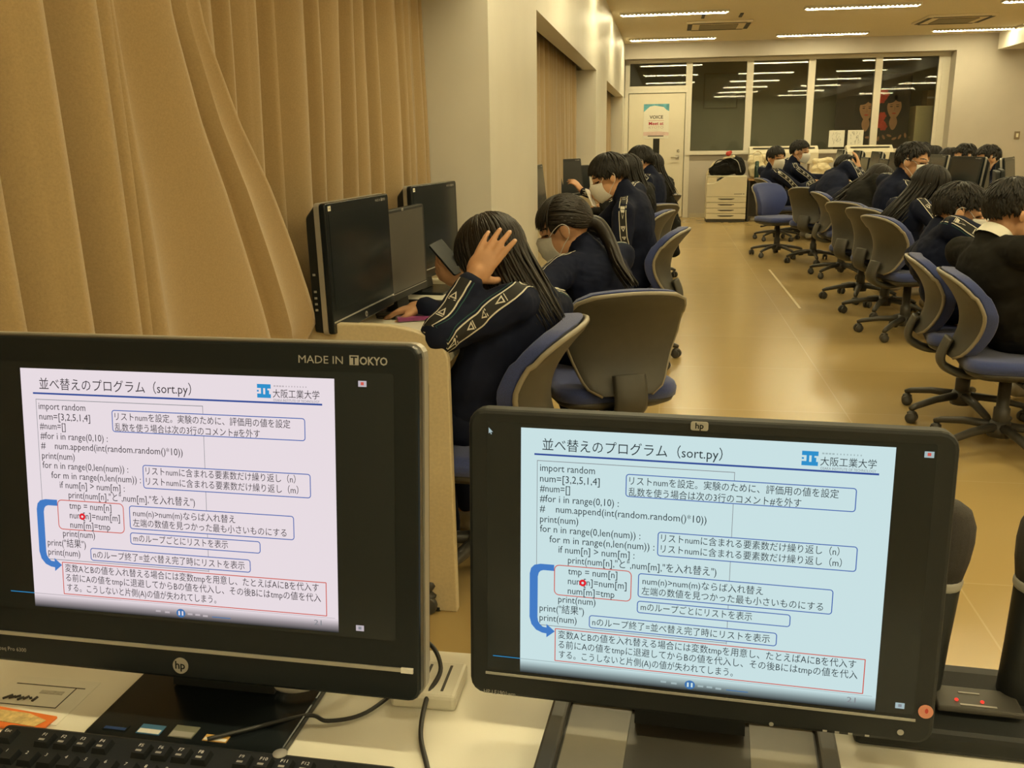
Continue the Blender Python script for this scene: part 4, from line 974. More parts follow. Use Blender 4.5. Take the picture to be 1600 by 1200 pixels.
def hand_prims(Wr, d, n, thumb_sign, s=1.0, curl=(0.25, 0.3, 0.35, 0.4), spread=0.10, thumb=0.5):
    """Wr wrist, d direction of the fingers, n direction the palm faces; returns solids"""
    d = d.normalized(); n = (n - d*n.dot(d)).normalized(); x = d.cross(n).normalized()*thumb_sign   # x: towards the thumb
    P = []; R3 = Matrix((x, d, n)).transposed()
    P.append(('e', Wr + d*0.048*s, (0.038*s, 0.050*s, 0.0155*s), R3))
    P.append(('c', Wr - d*0.02*s, Wr + d*0.03*s, 0.025*s, 0.024*s))
    lens = (0.073, 0.082, 0.077, 0.061); tips = []
    for i in range(4):
        off = (0.030, 0.010, -0.010, -0.029)[i]
        ang = (1.3, 0.4, -0.5, -1.5)[i]*spread
        b = Wr + (x*off + d*(0.085 - 0.004*abs(i-1.2)))*s
        dr = (d*cos(ang) + x*sin(ang)); p = b; r = (0.0088, 0.0091, 0.0087, 0.0078)[i]*s
        c = 0.0; pts = [b - dr*0.02*s, b]
        for seg in (0.45, 0.30, 0.25):
            c += curl[i]
            p = p + (dr*cos(c) + n*sin(c))*lens[i]*seg*s; pts.append(p)
        P.append(('p', pts, [r*1.05, r*1.08, r*1.0, r*0.92, r*0.80])); tips.append((p, dr*cos(c)+n*sin(c), dr*-sin(c)+n*cos(c), r))
    tb = Wr + (x*0.024 + d*0.022 + n*0.006)*s; td = (x*0.75 + d*0.60 + n*thumb*0.5).normalized()
    p1 = tb + td*0.036*s; p2 = p1 + (td*0.7 + d*0.5 + n*thumb*0.35).normalized()*0.028*s; p3 = p2 + (td*0.4 + d*0.75 + n*thumb*0.4).normalized()*0.022*s
    P.append(('p', [tb, p1, p2, p3], [0.0145*s, 0.0115*s, 0.0105*s, 0.0085*s]))
    return P, tips

def hair_obj(root, org, Hc, hr, hf, hu, s, style, m, detail, fall=None, seed=1):
    """a cap of hair over the skull plus many tapering locks that run along it"""
    rr = random.Random(seed)
    c0 = Hc - hf*0.012*s + hu*0.022*s
    ax, ay, az = 0.083*s, 0.103*s, 0.099*s
    tl = rad(18); cu = (hu*cos(tl) - hf*sin(tl)); cf = (hf*cos(tl) + hu*sin(tl))
    def pt(th, ph, k=1.0):
        q = cu*cos(th) + (cf*cos(ph) + hr*sin(ph))*sin(th)
        return c0 + hr*(q.dot(hr)*ax*k) + hf*(q.dot(hf)*ay*k) + hu*(q.dot(hu)*az*k)
    def lerp(tab, a):
        for (a0, v0), (a1, v1) in zip(tab, tab[1:]):
            if a0 <= a <= a1: return v0 + (v1-v0)*(a-a0)/(a1-a0)
        return tab[-1][1]
    if style == 'boy': tab = [(0, 76), (35, 80), (52, 80), (64, 92), (76, 98), (84, 80), (98, 82), (112, 108), (180, 116)]; ln = [(0, 0), (180, 0)]
    elif style == 'mop': tab = [(0, 86), (40, 90), (60, 100), (75, 108), (88, 98), (105, 108), (180, 120)]; ln = [(0, 0.0), (180, 0.0)]
    elif style == 'pony': tab = [(0, 84), (38, 88), (54, 86), (64, 112), (74, 116), (86, 96), (100, 98), (120, 108), (180, 112)]; ln = [(0, 0.012), (40, 0.02), (60, 0.04), (75, 0.03), (84, 0), (180, 0)]
    else: tab = [(0, 90), (40, 94), (58, 96), (74, 96), (180, 100)]; ln = [(0, 0.012), (40, 0.03), (54, 0.12), (66, 0.9), (100, 1.0), (180, 1.0)]
    fd, fl = fall if fall else (V((0, 0, -1)), 0.0)
    mb = MB()
    # cap
    NA, NT = 40, 12; rows = []
    for i in range(NT+1):
        row = []
        for j in range(NA):
            ph = 2*pi*j/NA; deg = abs(math.degrees(ph if ph <= pi else ph-2*pi))
            th = rad(lerp(tab, deg)-4)*(i/NT)
            row.append(pt(max(0.02, th), ph, 0.985))
        rows.append(row)
    inner = [[c0 + (p-c0)*0.93 for p in row] for row in reversed(rows)]
    mb.loft(rows + inner, m, True, caps=False)
    short = style in ('boy', 'mop')
    N = {3: 420 if short else 760, 2: 240, 1: 110}[detail]*(2 if short else 1); n = {3: 5, 2: 4, 1: 4}[detail]
    w0 = {3: 0.0075 if short else 0.0058, 2: 0.0095, 1: 0.014}[detail]*(0.8 if short else 1.0)
    for k in range(N):
        ph = 2*pi*((k*0.61803398875) % 1.0); sg = ph if ph <= pi else ph-2*pi; deg = abs(math.degrees(sg))
        te = rad(lerp(tab, deg) + rr.uniform(-6, 6)); t0 = rad(rr.uniform(1, 30)) if k % 3 else rad(rr.uniform(25, 55))
        L = lerp(ln, deg)*(fl if (style == 'long') else 1.0)
        wk = 1.0; off = 1.0 + rr.uniform(-0.005, 0.045); sw = rr.uniform(-0.10, 0.10)
        if short:
            # short cut: many little tufts that start all over the scalp and lift a little at their tips
            tmax = rad(lerp(tab, deg)); span = rad(rr.uniform(24, 46) if style == 'boy' else rr.uniform(40, 75))
            t0 = (tmax + rad(4) - span*0.6)*math.sqrt(rr.random()); te = min(tmax + rad(rr.uniform(-7, 7)), t0 + span)
            if te - t0 < rad(12): t0 = te - rad(14)
            t0 = max(0.02, t0); sw = rr.uniform(-0.35, 0.35); lift = rr.uniform(0.015, 0.085)*(1.0 if style == 'boy' else 0.8)
            side_k = 0.55 if (style == 'boy' and deg > 62 and te > rad(80)) else 1.0
            pts = [pt(t0 + (te-t0)*i/7, ph + sw*(i/7), 0.985 + (0.02 + lift*(i/7)**1.3)*side_k) for i in range(8)]
        elif style == 'pony' and (deg > 56 or k % 2):
            # hair combed back towards the ponytail root
            q1 = V(fl[0]) - c0; q1 = V((q1.dot(hr)/ax, q1.dot(hf)/ay, q1.dot(hu)/az)).normalized()
            tm_ = min(lerp(tab, deg), 110 if deg > 58 else 70); ts = rad(tm_ - 5 - (tm_-12)*rr.random()**1.6); q0 = pt(ts, ph) - c0; q0 = V((q0.dot(hr)/ax, q0.dot(hf)/ay, q0.dot(hu)/az)).normalized()
            pts = []; jt = rr.uniform(0, 0.014); ec = Hc + (hr if sg > 0 else -hr)*0.079*s - hf*0.012*s - hu*0.008*s
            for i in range(8):
                qq = (q0*(1-i/7) + q1*(i/7)).normalized()*(1.002 + 0.012*sin(pi*min(1, i/6)) + jt*(0.3+0.7*sin(pi*i/7))); pts.append(c0 + hr*(qq.x*ax) + hf*(qq.y*ay) + hu*(qq.z*az))
            L = 0; wk = 1.0
            if min((p-ec).length for p in pts[:4]) < 0.030*s: continue
        else:
            pts = [pt(t0 + (te-t0)*i/7, ph + sw*(i/7), off*(1.0 if i else 0.985)) for i in range(8)]
        last = (pts[-1]-pts[-2]).normalized()
        if L > 0.01:
            nst = max(2, int(L/0.035)); p = pts[-1]; dcur = last
            out = (p - c0); out = (out - fd*out.dot(fd))
            g = rr.uniform(0.85, 1.05); jx = V((rr.uniform(-1, 1), rr.uniform(-1, 1), rr.uniform(-1, 1)))*0.14
            for q in range(nst):
                dcur = (dcur*0.45 + (fd + jx - out*1.2*(q/nst))*0.55).normalized(); p = p + dcur*(L*g/nst); pts.append(p)
        M_ = len(pts); rs = []
        for i in range(M_):
            f = i/(M_-1); rs.append(s*w0*wk*(0.35+0.65*min(1, f*4))*(1.0 if f < 0.72 else max(0.12, 1-(f-0.72)/0.30)))
        nrm = (pts[3]-c0).normalized()
        mb.tube([p-org for p in pts], rs, m, n, True, 0.5, nrm)
    # cap vertices are still in world space: shift
    capn = (NT+1)*2*NA
    mb.v = [tuple(V(v)-org) if i < capn else v for i, v in enumerate(mb.v)]
    if style == 'pony' and fall:
        P = [V(q) for q in fl]
        pc = catmull(P, 6)
        mb.tube([p-org for p in pc], [s*(0.020 if i < 2 else 0.030*(1-0.7*(i/len(pc))**2)) for i in range(len(pc))], m, 8, True)
        for k in range(26):
            a = rr.uniform(0, 6.28); o = V((cos(a), sin(a), rr.uniform(-1, 1)))*0.016
            mb.tube([p-org+o*(0.6+0.8*i/len(pc)) for i, p in enumerate(pc)], [0.006*(1-0.8*(i/len(pc))**3) for i in range(len(pc))], m, 4, True)
    return mb.build('hair', root)

def ribbon(root, jk, path, outs, hw=0.019, step=0.052, start=0.03, tri=0.014, flip=1, tealon=True):
    """trim band laid on the sleeve: black centre, white edges, outlined triangles"""
    bvh = BVHTree.FromPolygons([v.co for v in jk.data.vertices], [p.vertices for p in jk.data.polygons])
    P = catmull(path, 14); O = catmull(outs, 14); n = len(P)
    cl = [0.0]
    for i in range(1, n): cl.append(cl[-1] + (P[i]-P[i-1]).length)
    L = cl[-1]
    def at(s_):
        s_ = min(max(s_, 0), L-1e-5)
        for i in range(n-1):
            if cl[i] <= s_ <= cl[i+1]:
                f = (s_-cl[i])/max(1e-9, cl[i+1]-cl[i]); return P[i].lerp(P[i+1], f), O[i].lerp(O[i+1], f).normalized(), (P[min(i+2, n-1)]-P[max(i-1, 0)]).normalized()
    cache = {}
    def mp(s_, w, h=0.0025):
        key = (round(s_, 4), round(w, 4))
        if key not in cache:
            p, o, t = at(s_); o = (o - t*o.dot(t)).normalized(); x = t.cross(o)
            org = p + x*w + o*0.22
            hit = bvh.ray_cast(org, -o, 0.30)
            if hit[0] is None:
                nr = bvh.find_nearest(p + x*w + o*0.05); cache[key] = (nr[0], o)
            else:
                q = hit[0]
                nr = bvh.find_nearest(p + x*w + o*0.065)      # keep to this limb when folds are in the way
                if (q-p).length > 0.19: q = nr[0]
                cache[key] = (q, o)
        q, o = cache[key]; return q + o*h
    mb = MB(); N = max(10, int(L/0.012))
    cols = [(-hw, -hw+0.004, STRIPEW), (-hw+0.004, hw-0.004, STRIPEB), (hw-0.004, hw, STRIPEW)] + ([(hw+0.006, hw+0.0085, STRIPET)] if tealon else [])
    for a, b, m in cols:
        ws = [a, b] if m is not STRIPEB else [a, a*0.3, b*0.3, b]
        vs = []; fs = []
        for i in range(N+1):
            for w in ws: vs.append(mp(L*i/N, w))
        k = len(ws)
        for i in range(N):
            for j in range(k-1): q = i*k+j; fs.append((q, q+1, q+k+1, q+k))
        mb.add(vs, fs, m, True)
    s_ = start
    while s_ < L-0.02:
        A = [(s_ - tri*0.75, tri*flip*0.9), (s_ - tri*0.75, -tri*flip*0.9), (s_ + tri*0.95, 0)]
        cx = sum(a[0] for a in A)/3; cy = sum(a[1] for a in A)/3
        Bq = [(cx+(a-cx)*0.50, cy+(b-cy)*0.50) for a, b in A]
        vs = [mp(a, b, 0.0042) for a, b in A] + [mp(a, b, 0.0042) for a, b in Bq]
        mb.add(vs, [(0, 1, 4, 3), (1, 2, 5, 4), (2, 0, 3, 5)], STRIPEW)
        mb.add([mp(a, b, 0.0042) for a, b in ((s_-tri*1.15, tri*0.9), (s_-tri*1.15, -tri*0.9), (s_-tri*0.95, -tri*0.9), (s_-tri*0.95, tri*0.9))], [(0, 1, 2, 3)], STRIPEW)
        s_ += step
    o = mb.build('sleeve_stripe', root); o['label'] = 'black sleeve stripe with white edges and triangles'
    return o

def person(label, pel, face, head, hface=None, hpitch=20, hroll=0, s=1.0, L=None, R=None, hair='boy', hm=None, fall=None, jacket=NAVY, stripes='LR', mask=True, glasses=False, detail=2, collar='track', trousers=NAVY, feet=True, seed=1, group=None, torso_right=None, knees=None, girl=False, stripe_out=None, seat=0.52, neck=None, extra=()):
    """pel: pelvis (x, y); face: body heading in degrees from +X; head: head centre; L/R: dicts(w=wrist, e=elbow or hint, d=finger direction, n=palm normal, curl)"""
    org = V((pel[0], pel[1], 0)); t = thing('person', label, 'person', org, 0, group)
    F = V((cos(rad(face)), sin(rad(face)), 0)); U = V((0, 0, 1)); RT = F.cross(U)
    Hc = V(head); ha = face if hface is None else hface
    hF0 = V((cos(rad(ha)), sin(rad(ha)), 0)); hr = hF0.cross(U)
    hf = (hF0*cos(rad(hpitch)) - U*sin(rad(hpitch))); hu = hr.cross(hf)
    if hroll:
        q = Matrix.Rotation(rad(hroll), 3, hf); hr = q @ hr; hu = q @ hu
    Pv = V((pel[0], pel[1], seat))
    Nb = Hc - hu*0.125*s - hf*0.045*s
    if neck: Nb = V(neck)
    A = (Nb - Pv); Al = A.length; Au = A.normalized()
    tr = RT if torso_right is None else (torso_right - Au*torso_right.dot(Au)).normalized()
    tr = (tr - Au*tr.dot(Au)).normalized(); tf = Au.cross(tr)*-1
    if tf.dot(F) < 0: tf = -tf
    # slouch: the spine bows backwards a little
    bow = -tf*0.028*s
    Ch = Pv + A*0.66 + bow
    sw = (0.150 if girl else 0.165)*s
    Tm = Matrix((tr, tf, Au)).transposed()
    sh = {'L': Pv + A*0.90 + bow*0.3 - tr*sw, 'R': Pv + A*0.90 + bow*0.3 + tr*sw}
    side = {'L': -tr, 'R': tr}
    arms = {}
    for k, sp in (('L', L), ('R', R)):
        sp = dict(sp or {})
        if 'w' not in sp:
            sp['w'] = Pv + F*0.42 + side[k]*0.12 + U*0.24
        w = V(sp['w'])
        if 'E' in sp: e = V(sp['E'])
        else: e, w = ik(sh[k], w, V(sp.get('e', side[k]*0.7 - U*0.8 - F*0.2)), 0.285*s, 0.255*s)
        d = V(sp['d']).normalized() if 'd' in sp else ((w-e).normalized()*0.8 + F*0.4 - U*0.1).normalized()
        n = V(sp['n']) if 'n' in sp else V((0, 0, -1))
        arms[k] = dict(S=sh[k], E=e, W=w, d=d, n=n, curl=sp.get('curl', (0.3, 0.32, 0.36, 0.4)), sp=sp.get('spread', 0.10), th=sp.get('thumb', 0.6))
    # ---- body
    q = s
    B = [('e', Hc - hf*0.012*q + hu*0.025*q, (0.074*q, 0.094*q, 0.088*q), Matrix((hr, hf, hu)).transposed()),
         ('e', Hc + hf*0.026*q - hu*0.045*q, (0.056*q, 0.064*q, 0.062*q), Matrix((hr, hf, hu)).transposed()),
         ('e', Hc + hf*0.060*q - hu*0.088*q, (0.028*q, 0.024*q, 0.020*q), Matrix((hr, hf, hu)).transposed()),
         ('c', Hc + hf*0.080*q + hu*0.008*q, Hc + hf*0.098*q - hu*0.030*q, 0.008*q, 0.0125*q),
         ('c', Hc + hf*0.070*q + hr*0.030*q + hu*0.020*q, Hc + hf*0.070*q - hr*0.030*q + hu*0.020*q, 0.016*q, 0.016*q),
         ('c', Hc + hf*0.070*q + hr*0.022*q - hu*0.056*q, Hc + hf*0.070*q - hr*0.022*q - hu*0.056*q, 0.014*q, 0.014*q),
         ('c', Hc - hf*0.022*q - hu*0.06*q, Nb - Au*0.03, 0.050*q, 0.056*q),
         ('c', Nb - Au*0.065 - tr*0.07, Nb - Au*0.065 + tr*0.07, 0.036*q, 0.036*q),
         ('e', Ch, (0.12*q, 0.075*q, min(0.15*q, Al*0.34)), Tm), ('e', Pv + A*0.25 + bow, (0.11*q, 0.08*q, min(0.13*q, Al*0.34)), Tm), ('e', Pv, (0.14*q, 0.11*q, 0.10*q), Tm)]
    for e in (-1, 1):
        Re = Matrix((hr, hf, hu)).transposed() @ Matrix.Rotation(rad(e*18), 3, 'Z')
        B.append(('e', Hc + hr*(e*0.077*q) - hf*0.012*q - hu*0.008*q, (0.009*q, 0.019*q, 0.031*q), Re))
    tips = []
    for k in 'LR':
        a = arms[k]
        B += [('c', a['S'], a['E'], 0.036*q, 0.031*q), ('c', a['E'], a['W'], 0.032*q, 0.023*q)]
        hp, tp = hand_prims(a['W'], a['d'], a['n'], -1 if k == 'L' else 1, q*0.98, a['curl'], a['sp'], a['th']); B += hp; tips += tp
    hips = {'L': Pv - RT*0.09*q, 'R': Pv + RT*0.09*q}; kn = {}; an = {}
    for i, k in enumerate('LR'):
        if knees and k in knees: kn[k] = V(knees[k][0]); an[k] = V(knees[k][1])
        else:
            kn[k] = hips[k] + F*0.40*q + side[k].normalized()*0.03 + U*0.0; kn[k].z = 0.50
            an[k] = kn[k] - F*(0.02 + 0.07*(i == (seed % 2))) ; an[k].z = 0.10
        B += [('c', hips[k], kn[k], 0.060*q, 0.045*q), ('c', kn[k], an[k], 0.042*q, 0.03*q), ('c', an[k] - F*0.01, an[k] + F*0.11 - U*0.05, 0.026, 0.022)]
    vox = {3: 0.0045, 2: 0.0065, 1: 0.009}[detail]
    body = union_mesh('body', B, vox, {3: 3, 2: 2, 1: 1}[detail], SKIN, t, 0, 9, org)
    me = body.data
    me.materials.append(EYEM); me.materials.append(HAIR); me.materials.append(NAIL)
    Hl = Hc-org
    for p in me.polygons:
        c = p.center - Hl; y = c.dot(hf)/q
        if y > 0.045:
            x = abs(c.dot(hr))/q; z = c.dot(hu)/q
            if ((x-0.032)/0.0145)**2 + ((z-0.003)/0.0052)**2 < 1: p.material_index = 1
            elif 0.014 < x < 0.052 and abs(z-0.026-0.006*sin((x-0.014)*80)) < 0.0030: p.material_index = 2
    if detail == 3:
        for tp, dd, up, r in tips:
            for p in me.polygons:
                c = p.center - (tp-org)
                if c.length < r*1.3 and p.normal.dot(-up) > 0.45 and c.dot(dd) > -0.004: p.material_index = 3
    # ---- jacket
    g_ = q*(0.93 if girl else 1.0)
    J = [('e', Ch, (0.158*g_, 0.106*g_, min(0.18*q, Al*0.40)), Tm), ('e', Pv + A*0.30 + bow*1.1, (0.146*g_, 0.110*g_, min(0.17*q, Al*0.40)), Tm), ('e', Pv + A*0.08, (0.165*g_, 0.126*g_, 0.095*q), Tm),
         ('c', sh['L'], sh['R'], 0.060*q, 0.060*q), ('c', Nb - Au*0.03, Nb + (Hc-Nb).normalized()*(0.045 if collar == 'track' else 0.02), 0.078*q, 0.062*q),
         ('c', Nb - Au*0.05 - tr*0.09*q, sh['L'], 0.058*q, 0.056*q), ('c', Nb - Au*0.05 + tr*0.09*q, sh['R'], 0.058*q, 0.056*q)]
    J += list(extra)
    for k in 'LR':
        a = arms[k]; W2 = a['W'] - (a['W']-a['E']).normalized()*0.012
        J += [('c', a['S'], a['E'], 0.062*q, 0.054*q), ('c', a['E'], W2, 0.054*q, 0.037*q), ('c', W2, W2 - (W2-a['E']).normalized()*0.05, 0.034*q, 0.036*q)]
    jk = union_mesh('jacket', J, {3: 0.008, 2: 0.011, 1: 0.016}[detail], 4, jacket, t, 0.006, 11, org)
    T_ = [('e', Pv, (0.155*q, 0.118*q, 0.09*q), Tm)]
    for k in 'LR': T_ += [('c', hips[k], kn[k], 0.084*q, 0.062*q), ('c', kn[k], an[k] + U*0.02, 0.060*q, 0.046*q)]
    union_mesh('trousers', T_, {3: 0.012, 2: 0.014, 1: 0.018}[detail], 3, trousers, t, 0.006, 9, org)
    for k in 'LR':
        union_mesh('shoe', [('c', V((an[k].x, an[k].y, 0.048)) - F*0.02, V((an[k].x, an[k].y, 0.042)) + F*0.14, 0.042, 0.036)], 0.012, 2, SHOE if trousers is NAVY else BLACKC, t, 0, 9, org)
    hair_obj(t, org, Hc, hr, hf, hu, q, hair, hm or HAIR, detail, fall, seed)
    # ---- mask and its loops
    if mask:
        mb = MB(); nu, nv = 14, 8; vs = []
        for lay in (0, 1):
            for i in range(nv+1):
                v = i/nv
                for j in range(nu+1):
                    u = -1+2*j/nu; hw = 0.066*(0.93+0.07*sin(pi*v))
                    z = 0.004 - 0.108*v - 0.016*(1-u*u)*(v-0.5)*0.3 - 0.016*abs(u)**2*(0.5-v)*1.5
                    y = 0.119 - 0.016*(v-0.35)**2*8*(0.35 if v < .35 else 0.45) - 0.066*abs(u)**2.1 - (0.010*(1-abs(u)) if v < 0.1 else 0) + 0.0016*sin(v*22)*(1-u*u) - lay*0.003
                    vs.append(Hc - org + (hr*(u*hw) + hf*y + hu*z)*q)
        m_ = nu+1; o = m_*(nv+1); fs = []
        for i in range(nv):
            for j in range(nu): a = i*m_+j; fs += [(a, a+1, a+m_+1, a+m_), (o+a, o+a+m_, o+a+m_+1, o+a+1)]
        for j in range(nu): fs += [(j, o+j, o+j+1, j+1)]; a = nv*m_+j; fs += [(a, a+1, o+a+1, o+a)]
        for i in range(nv): a = i*m_; fs += [(a, a+m_, o+a+m_, o+a)]; a = i*m_+nu; fs += [(a, o+a, o+a+m_, a+m_)]
        mb.add(vs, fs, MASKM, True); mo = mb.build('face_mask', t)
        mb = MB()
        for e in (-1, 1):
            g = lambda x, y, z: Hc - org + (hr*(e*x) + hf*y + hu*z)*q
            mb.tube(catmull([g(0.064, 0.052, -0.006), g(0.078, 0.022, 0.012), g(0.086, -0.012, 0.020), g(0.086, -0.030, 0.0), g(0.082, -0.018, -0.030), g(0.074, 0.010, -0.050), g(0.062, 0.052, -0.088)], 5), 0.0017, MASKM, 5)
        mb.build('ear_loop', mo)
    if glasses:
        mb = MB()
        for e in (-1, 1):
            g = lambda x, y, z: Hc - org + (hr*(e*x) + hf*y + hu*z)*q
            mb.tube([g(0.032+0.024*cos(2*pi*k/16), 0.104-0.012*abs(cos(2*pi*k/16))**2*(1 if cos(2*pi*k/16) > 0 else 0), 0.002+0.019*sin(2*pi*k/16)) for k in range(17)], 0.0017, SLOT, 5)
            mb.tube([g(0.056, 0.094, 0.008), g(0.074, 0.06, 0.010), g(0.082, -0.01, 0.010)], 0.0017, SLOT, 5)
        g = lambda x, y, z: Hc - org + (hr*x + hf*y + hu*z)*q
        mb.tube([g(-0.009, 0.106, 0.004), g(0.009, 0.106, 0.004)], 0.0016, SLOT, 5); mb.build('glasses', t)
    # ---- shirt collar for the suit
    if collar == 'shirt':
        cd = (Hc-Nb).normalized(); X = tr; Y = (tf - cd*tf.dot(cd)).normalized()
        base = Nb - org + cd*0.018
        rings = [[base + cd*h + (X*cos(2*pi*k/24) + Y*sin(2*pi*k/24))*r for k in range(24)] for h, r in ((-0.01, 0.078), (0.035, 0.068), (0.038, 0.064), (-0.005, 0.066))]
        MB().loft([[q_*1.0 for q_ in r] for r in rings], SHIRT, True, caps=False).build('shirt_collar', t)
    # ---- sleeve stripes
    for k in stripes:
        a = arms[k]; so = side[k]
        o2 = V((stripe_out or {}).get(k, so))
        path = [Nb - Au*0.02 + so*0.062*q, (Nb - Au*0.03)*0.35 + a['S']*0.65, a['S'] + so*0.02, a['S'].lerp(a['E'], 0.5), a['E'], a['E'].lerp(a['W'], 0.5), a['W'] - (a['W']-a['E']).normalized()*0.015]
        up_ = (Au + so*0.25).normalized()
        outs = [up_, up_, (up_*0.6 + o2*0.8).normalized(), o2, (o2*0.8 + (a['E']-(a['S']+a['W'])/2).normalized()*0.5).normalized(), o2, o2]
        ribbon(t, jk, [p-org for p in path], outs, 0.019*q, 0.055*q, 0.03, 0.0125*q, 1 if k == 'L' else -1, detail == 3)
    return t, arms, dict(Hc=Hc, hr=hr, hf=hf, hu=hu, Nb=Nb, sh=sh, Pv=Pv)
LG = 'students seated along the left desks'; RG = 'students seated along the right desks'
down = V((0, 0, -1))
# nearest girl at the left desk, head resting on her left hand
person('girl with long loose black hair resting her head on one hand', (-0.525, 2.60), 160, (-0.500, 2.655, 0.972), 165, 40, 10, 1.06,
       L=dict(E=(-0.588, 2.36, 0.800), w=(-0.518, 2.455, 0.935), d=(0.08, 0.05, 0.13), n=(0.10, 0.9, -0.1), curl=(0.08, 0.10, 0.10, 0.14), spread=0.09, thumb=4.0),
       R=dict(w=(-0.78, 2.90, 0.780), e=(0.2, 0.5, -0.6), d=(-0.5, 0.05, -0.10), n=(0, 0, -1)),
       hair='long', hm=HAIRB, fall=(V((0.46, -0.22, -0.84)).normalized(), 0.27), mask=False, detail=3, stripes='LR', seed=3, group=LG, girl=True, stripe_out={'L': (-0.35, -0.9, -0.15)}, neck=(-0.365, 2.635, 0.875), extra=[('p', [(-0.47, 2.50, 0.78), (-0.50, 2.50, 0.66), (-0.54, 2.52, 0.56)], [0.075, 0.095, 0.10]), ('c', (-0.42, 2.58, 0.80), (-0.46, 2.56, 0.60), 0.10, 0.12)],
       knees={'L': ((-0.73, 2.66, 0.50), (-0.66, 2.65, 0.10)), 'R': ((-0.71, 2.87, 0.50), (-0.64, 2.88, 0.10))})
# ponytail girl
person('girl with a low ponytail and grey mask looking down left', (-0.20, 3.54), 140, (-0.385, 3.58, 0.975), 178, 24, 0, 1.06,
       L=dict(w=(-0.655, 2.985, 0.835), e=(0.1, -0.5, -0.6), d=(-0.5, -0.1, 0.35), n=(0.3, 0.75, 0.5), curl=(0.5, 0.55, 0.6, 0.65), thumb=1.0),
       R=dict(w=(-0.66, 3.62, 0.80), e=(0.2, 0.5, -0.6)), hair='pony', hm=HAIRB,
       fall=(down, [(-0.290, 3.585, 1.000), (-0.245, 3.575, 0.985), (-0.200, 3.53, 0.92), (-0.160, 3.44, 0.85), (-0.110, 3.36, 0.795)]), detail=3, stripes='LR', seed=5, group=LG, girl=True, stripe_out={'L': (-0.5, -0.85, 0.1)})
# short haired student
person('short haired student in navy jacket leaning over, third along the left desks', (-0.17, 5.55), 170, (-0.325, 5.42, 1.105), 185, 28, 0, 1.10,
       L=dict(E=(-0.235, 5.28, 0.66), w=(-0.45, 5.30, 0.60)), R=dict(w=(-0.60, 5.52, 0.90), e=(0.2, 0.5, -0.6)), hair='mop', detail=2, stripes='LR', seed=8, group=LG, stripe_out={'L': (0.15, -0.95, 0.1)})
# dark jacket student reaching for the screen
person('student with long hair in a black jacket behind the short haired student', (-0.22, 7.00), 165, (-0.285, 6.95, 1.08), 175, 25, 0, 1.06,
       L=dict(w=(-0.445, 6.78, 0.875), e=(0.3, -0.5, -0.8), d=(-0.5, 0.1, 0.35), n=(0.3, 0.5, 0.6), curl=(0.5, 0.55, 0.6, 0.6)), hair='long', fall=(V((0.35, 0, -0.9)), 0.30), jacket=BLACKC, stripes='', detail=2, seed=11, group=LG, girl=True)
person('navy jacket student reaching a hand to a screen, second from the far left end', (-0.15, 7.95), 165, (-0.215, 7.95, 1.135), 175, 20, 0, 1.08, L=dict(w=(-0.690, 7.88, 0.895), e=(0.1, -0.5, -0.8), d=(-0.5, 0.1, 0.6), n=(-0.8, 0.3, 0.2)), hair='mop', detail=2, stripes='LR', seed=13, group=LG)
person('farthest left student with long black hair before the door', (-0.08, 8.95), 165, (-0.14, 8.90, 1.065), 185, 20, 0, 1.05, hair='long', fall=(V((0.45, 0, -0.9)), 0.30), jacket=BLACKC, stripes='', detail=1, seed=15, group=LG, girl=True)

# right side, far to near
person('farthest boy with bowl haircut and white mask, body turned aside', (1.48, 12.80), 20, (1.405, 12.65, 1.065), -52, 10, 0, 1.25, hair='mop', detail=2, stripes='LR', seed=21, group=RG, stripe_out={'R': (-0.1, -0.95, 0.2)})
person('boy with short hair and white mask looking right at the far end', (1.82, 13.2), 5, (1.755, 13.05, 1.135), -22, 12, 0, 1.25, hair='boy', detail=2, stripes='LR', seed=22, group=RG, stripe_out={'R': (0, -0.95, 0.2)})
person('student slumped forward with a hand on the head, right row', (1.70, 9.5), 30, (1.815, 10.1, 0.99), 20, 50, 0, 1.2,
       R=dict(w=(1.93, 10.02, 0.99), e=(0.5, -0.5, -0.7), d=(-0.05, 0.1, 0.9), n=(-0.8, 0.3, 0)), hair='mop', detail=2, stripes='LR', seed=23, group=RG, mask=False, stripe_out={'R': (0.2, -0.95, 0.2)})
person('girl with long black hair leaning forward in a black jacket, right row', (1.62, 8.05), 25, (1.79, 8.40, 0.945), 5, 50, 0, 1.12, hair='long', fall=(V((-0.75, -0.1, -0.62)).normalized(), 0.42), hm=HAIRB, jacket=BLACKC, stripes='', detail=2, seed=24, group=RG, mask=False, girl=True)
person('boy with glasses and white mask, tallest in the right row', (1.66, 7.30), 15, (1.76, 7.20, 1.13), -28, 12, 0, 1.14, hair='boy', detail=2, stripes='LR', glasses=True, seed=25, group=RG, stripe_out={'R': (-0.2, -0.95, 0.2)})
person('girl with long black hair and white mask, chin on her hand, right row', (1.60, 6.50), 15, (1.715, 6.50, 0.985), -8, 28, 0, 1.12,
       R=dict(w=(1.90, 6.36, 0.85), e=(0.3, -0.6, -0.6), d=(-0.25, 0.05, 0.75), n=(-0.6, 0.6, 0.3), curl=(0.9, 0.9, 0.9, 0.9)), hair='long', fall=(V((-0.62, -0.10, -0.78)).normalized(), 0.36), detail=2, stripes='LR', seed=26, group=RG, girl=True, stripe_out={'R': (-0.1, -0.95, 0.2)})
person('boy with short hair and big white mask in front of the suited person', (1.43, 4.62), 18, (1.395, 4.74, 0.952), -6, 20, 0, 1.16, hair='boy', detail=3, stripes='R', seed=27, group=RG, stripe_out={'R': (-0.3, -0.9, 0.3)})
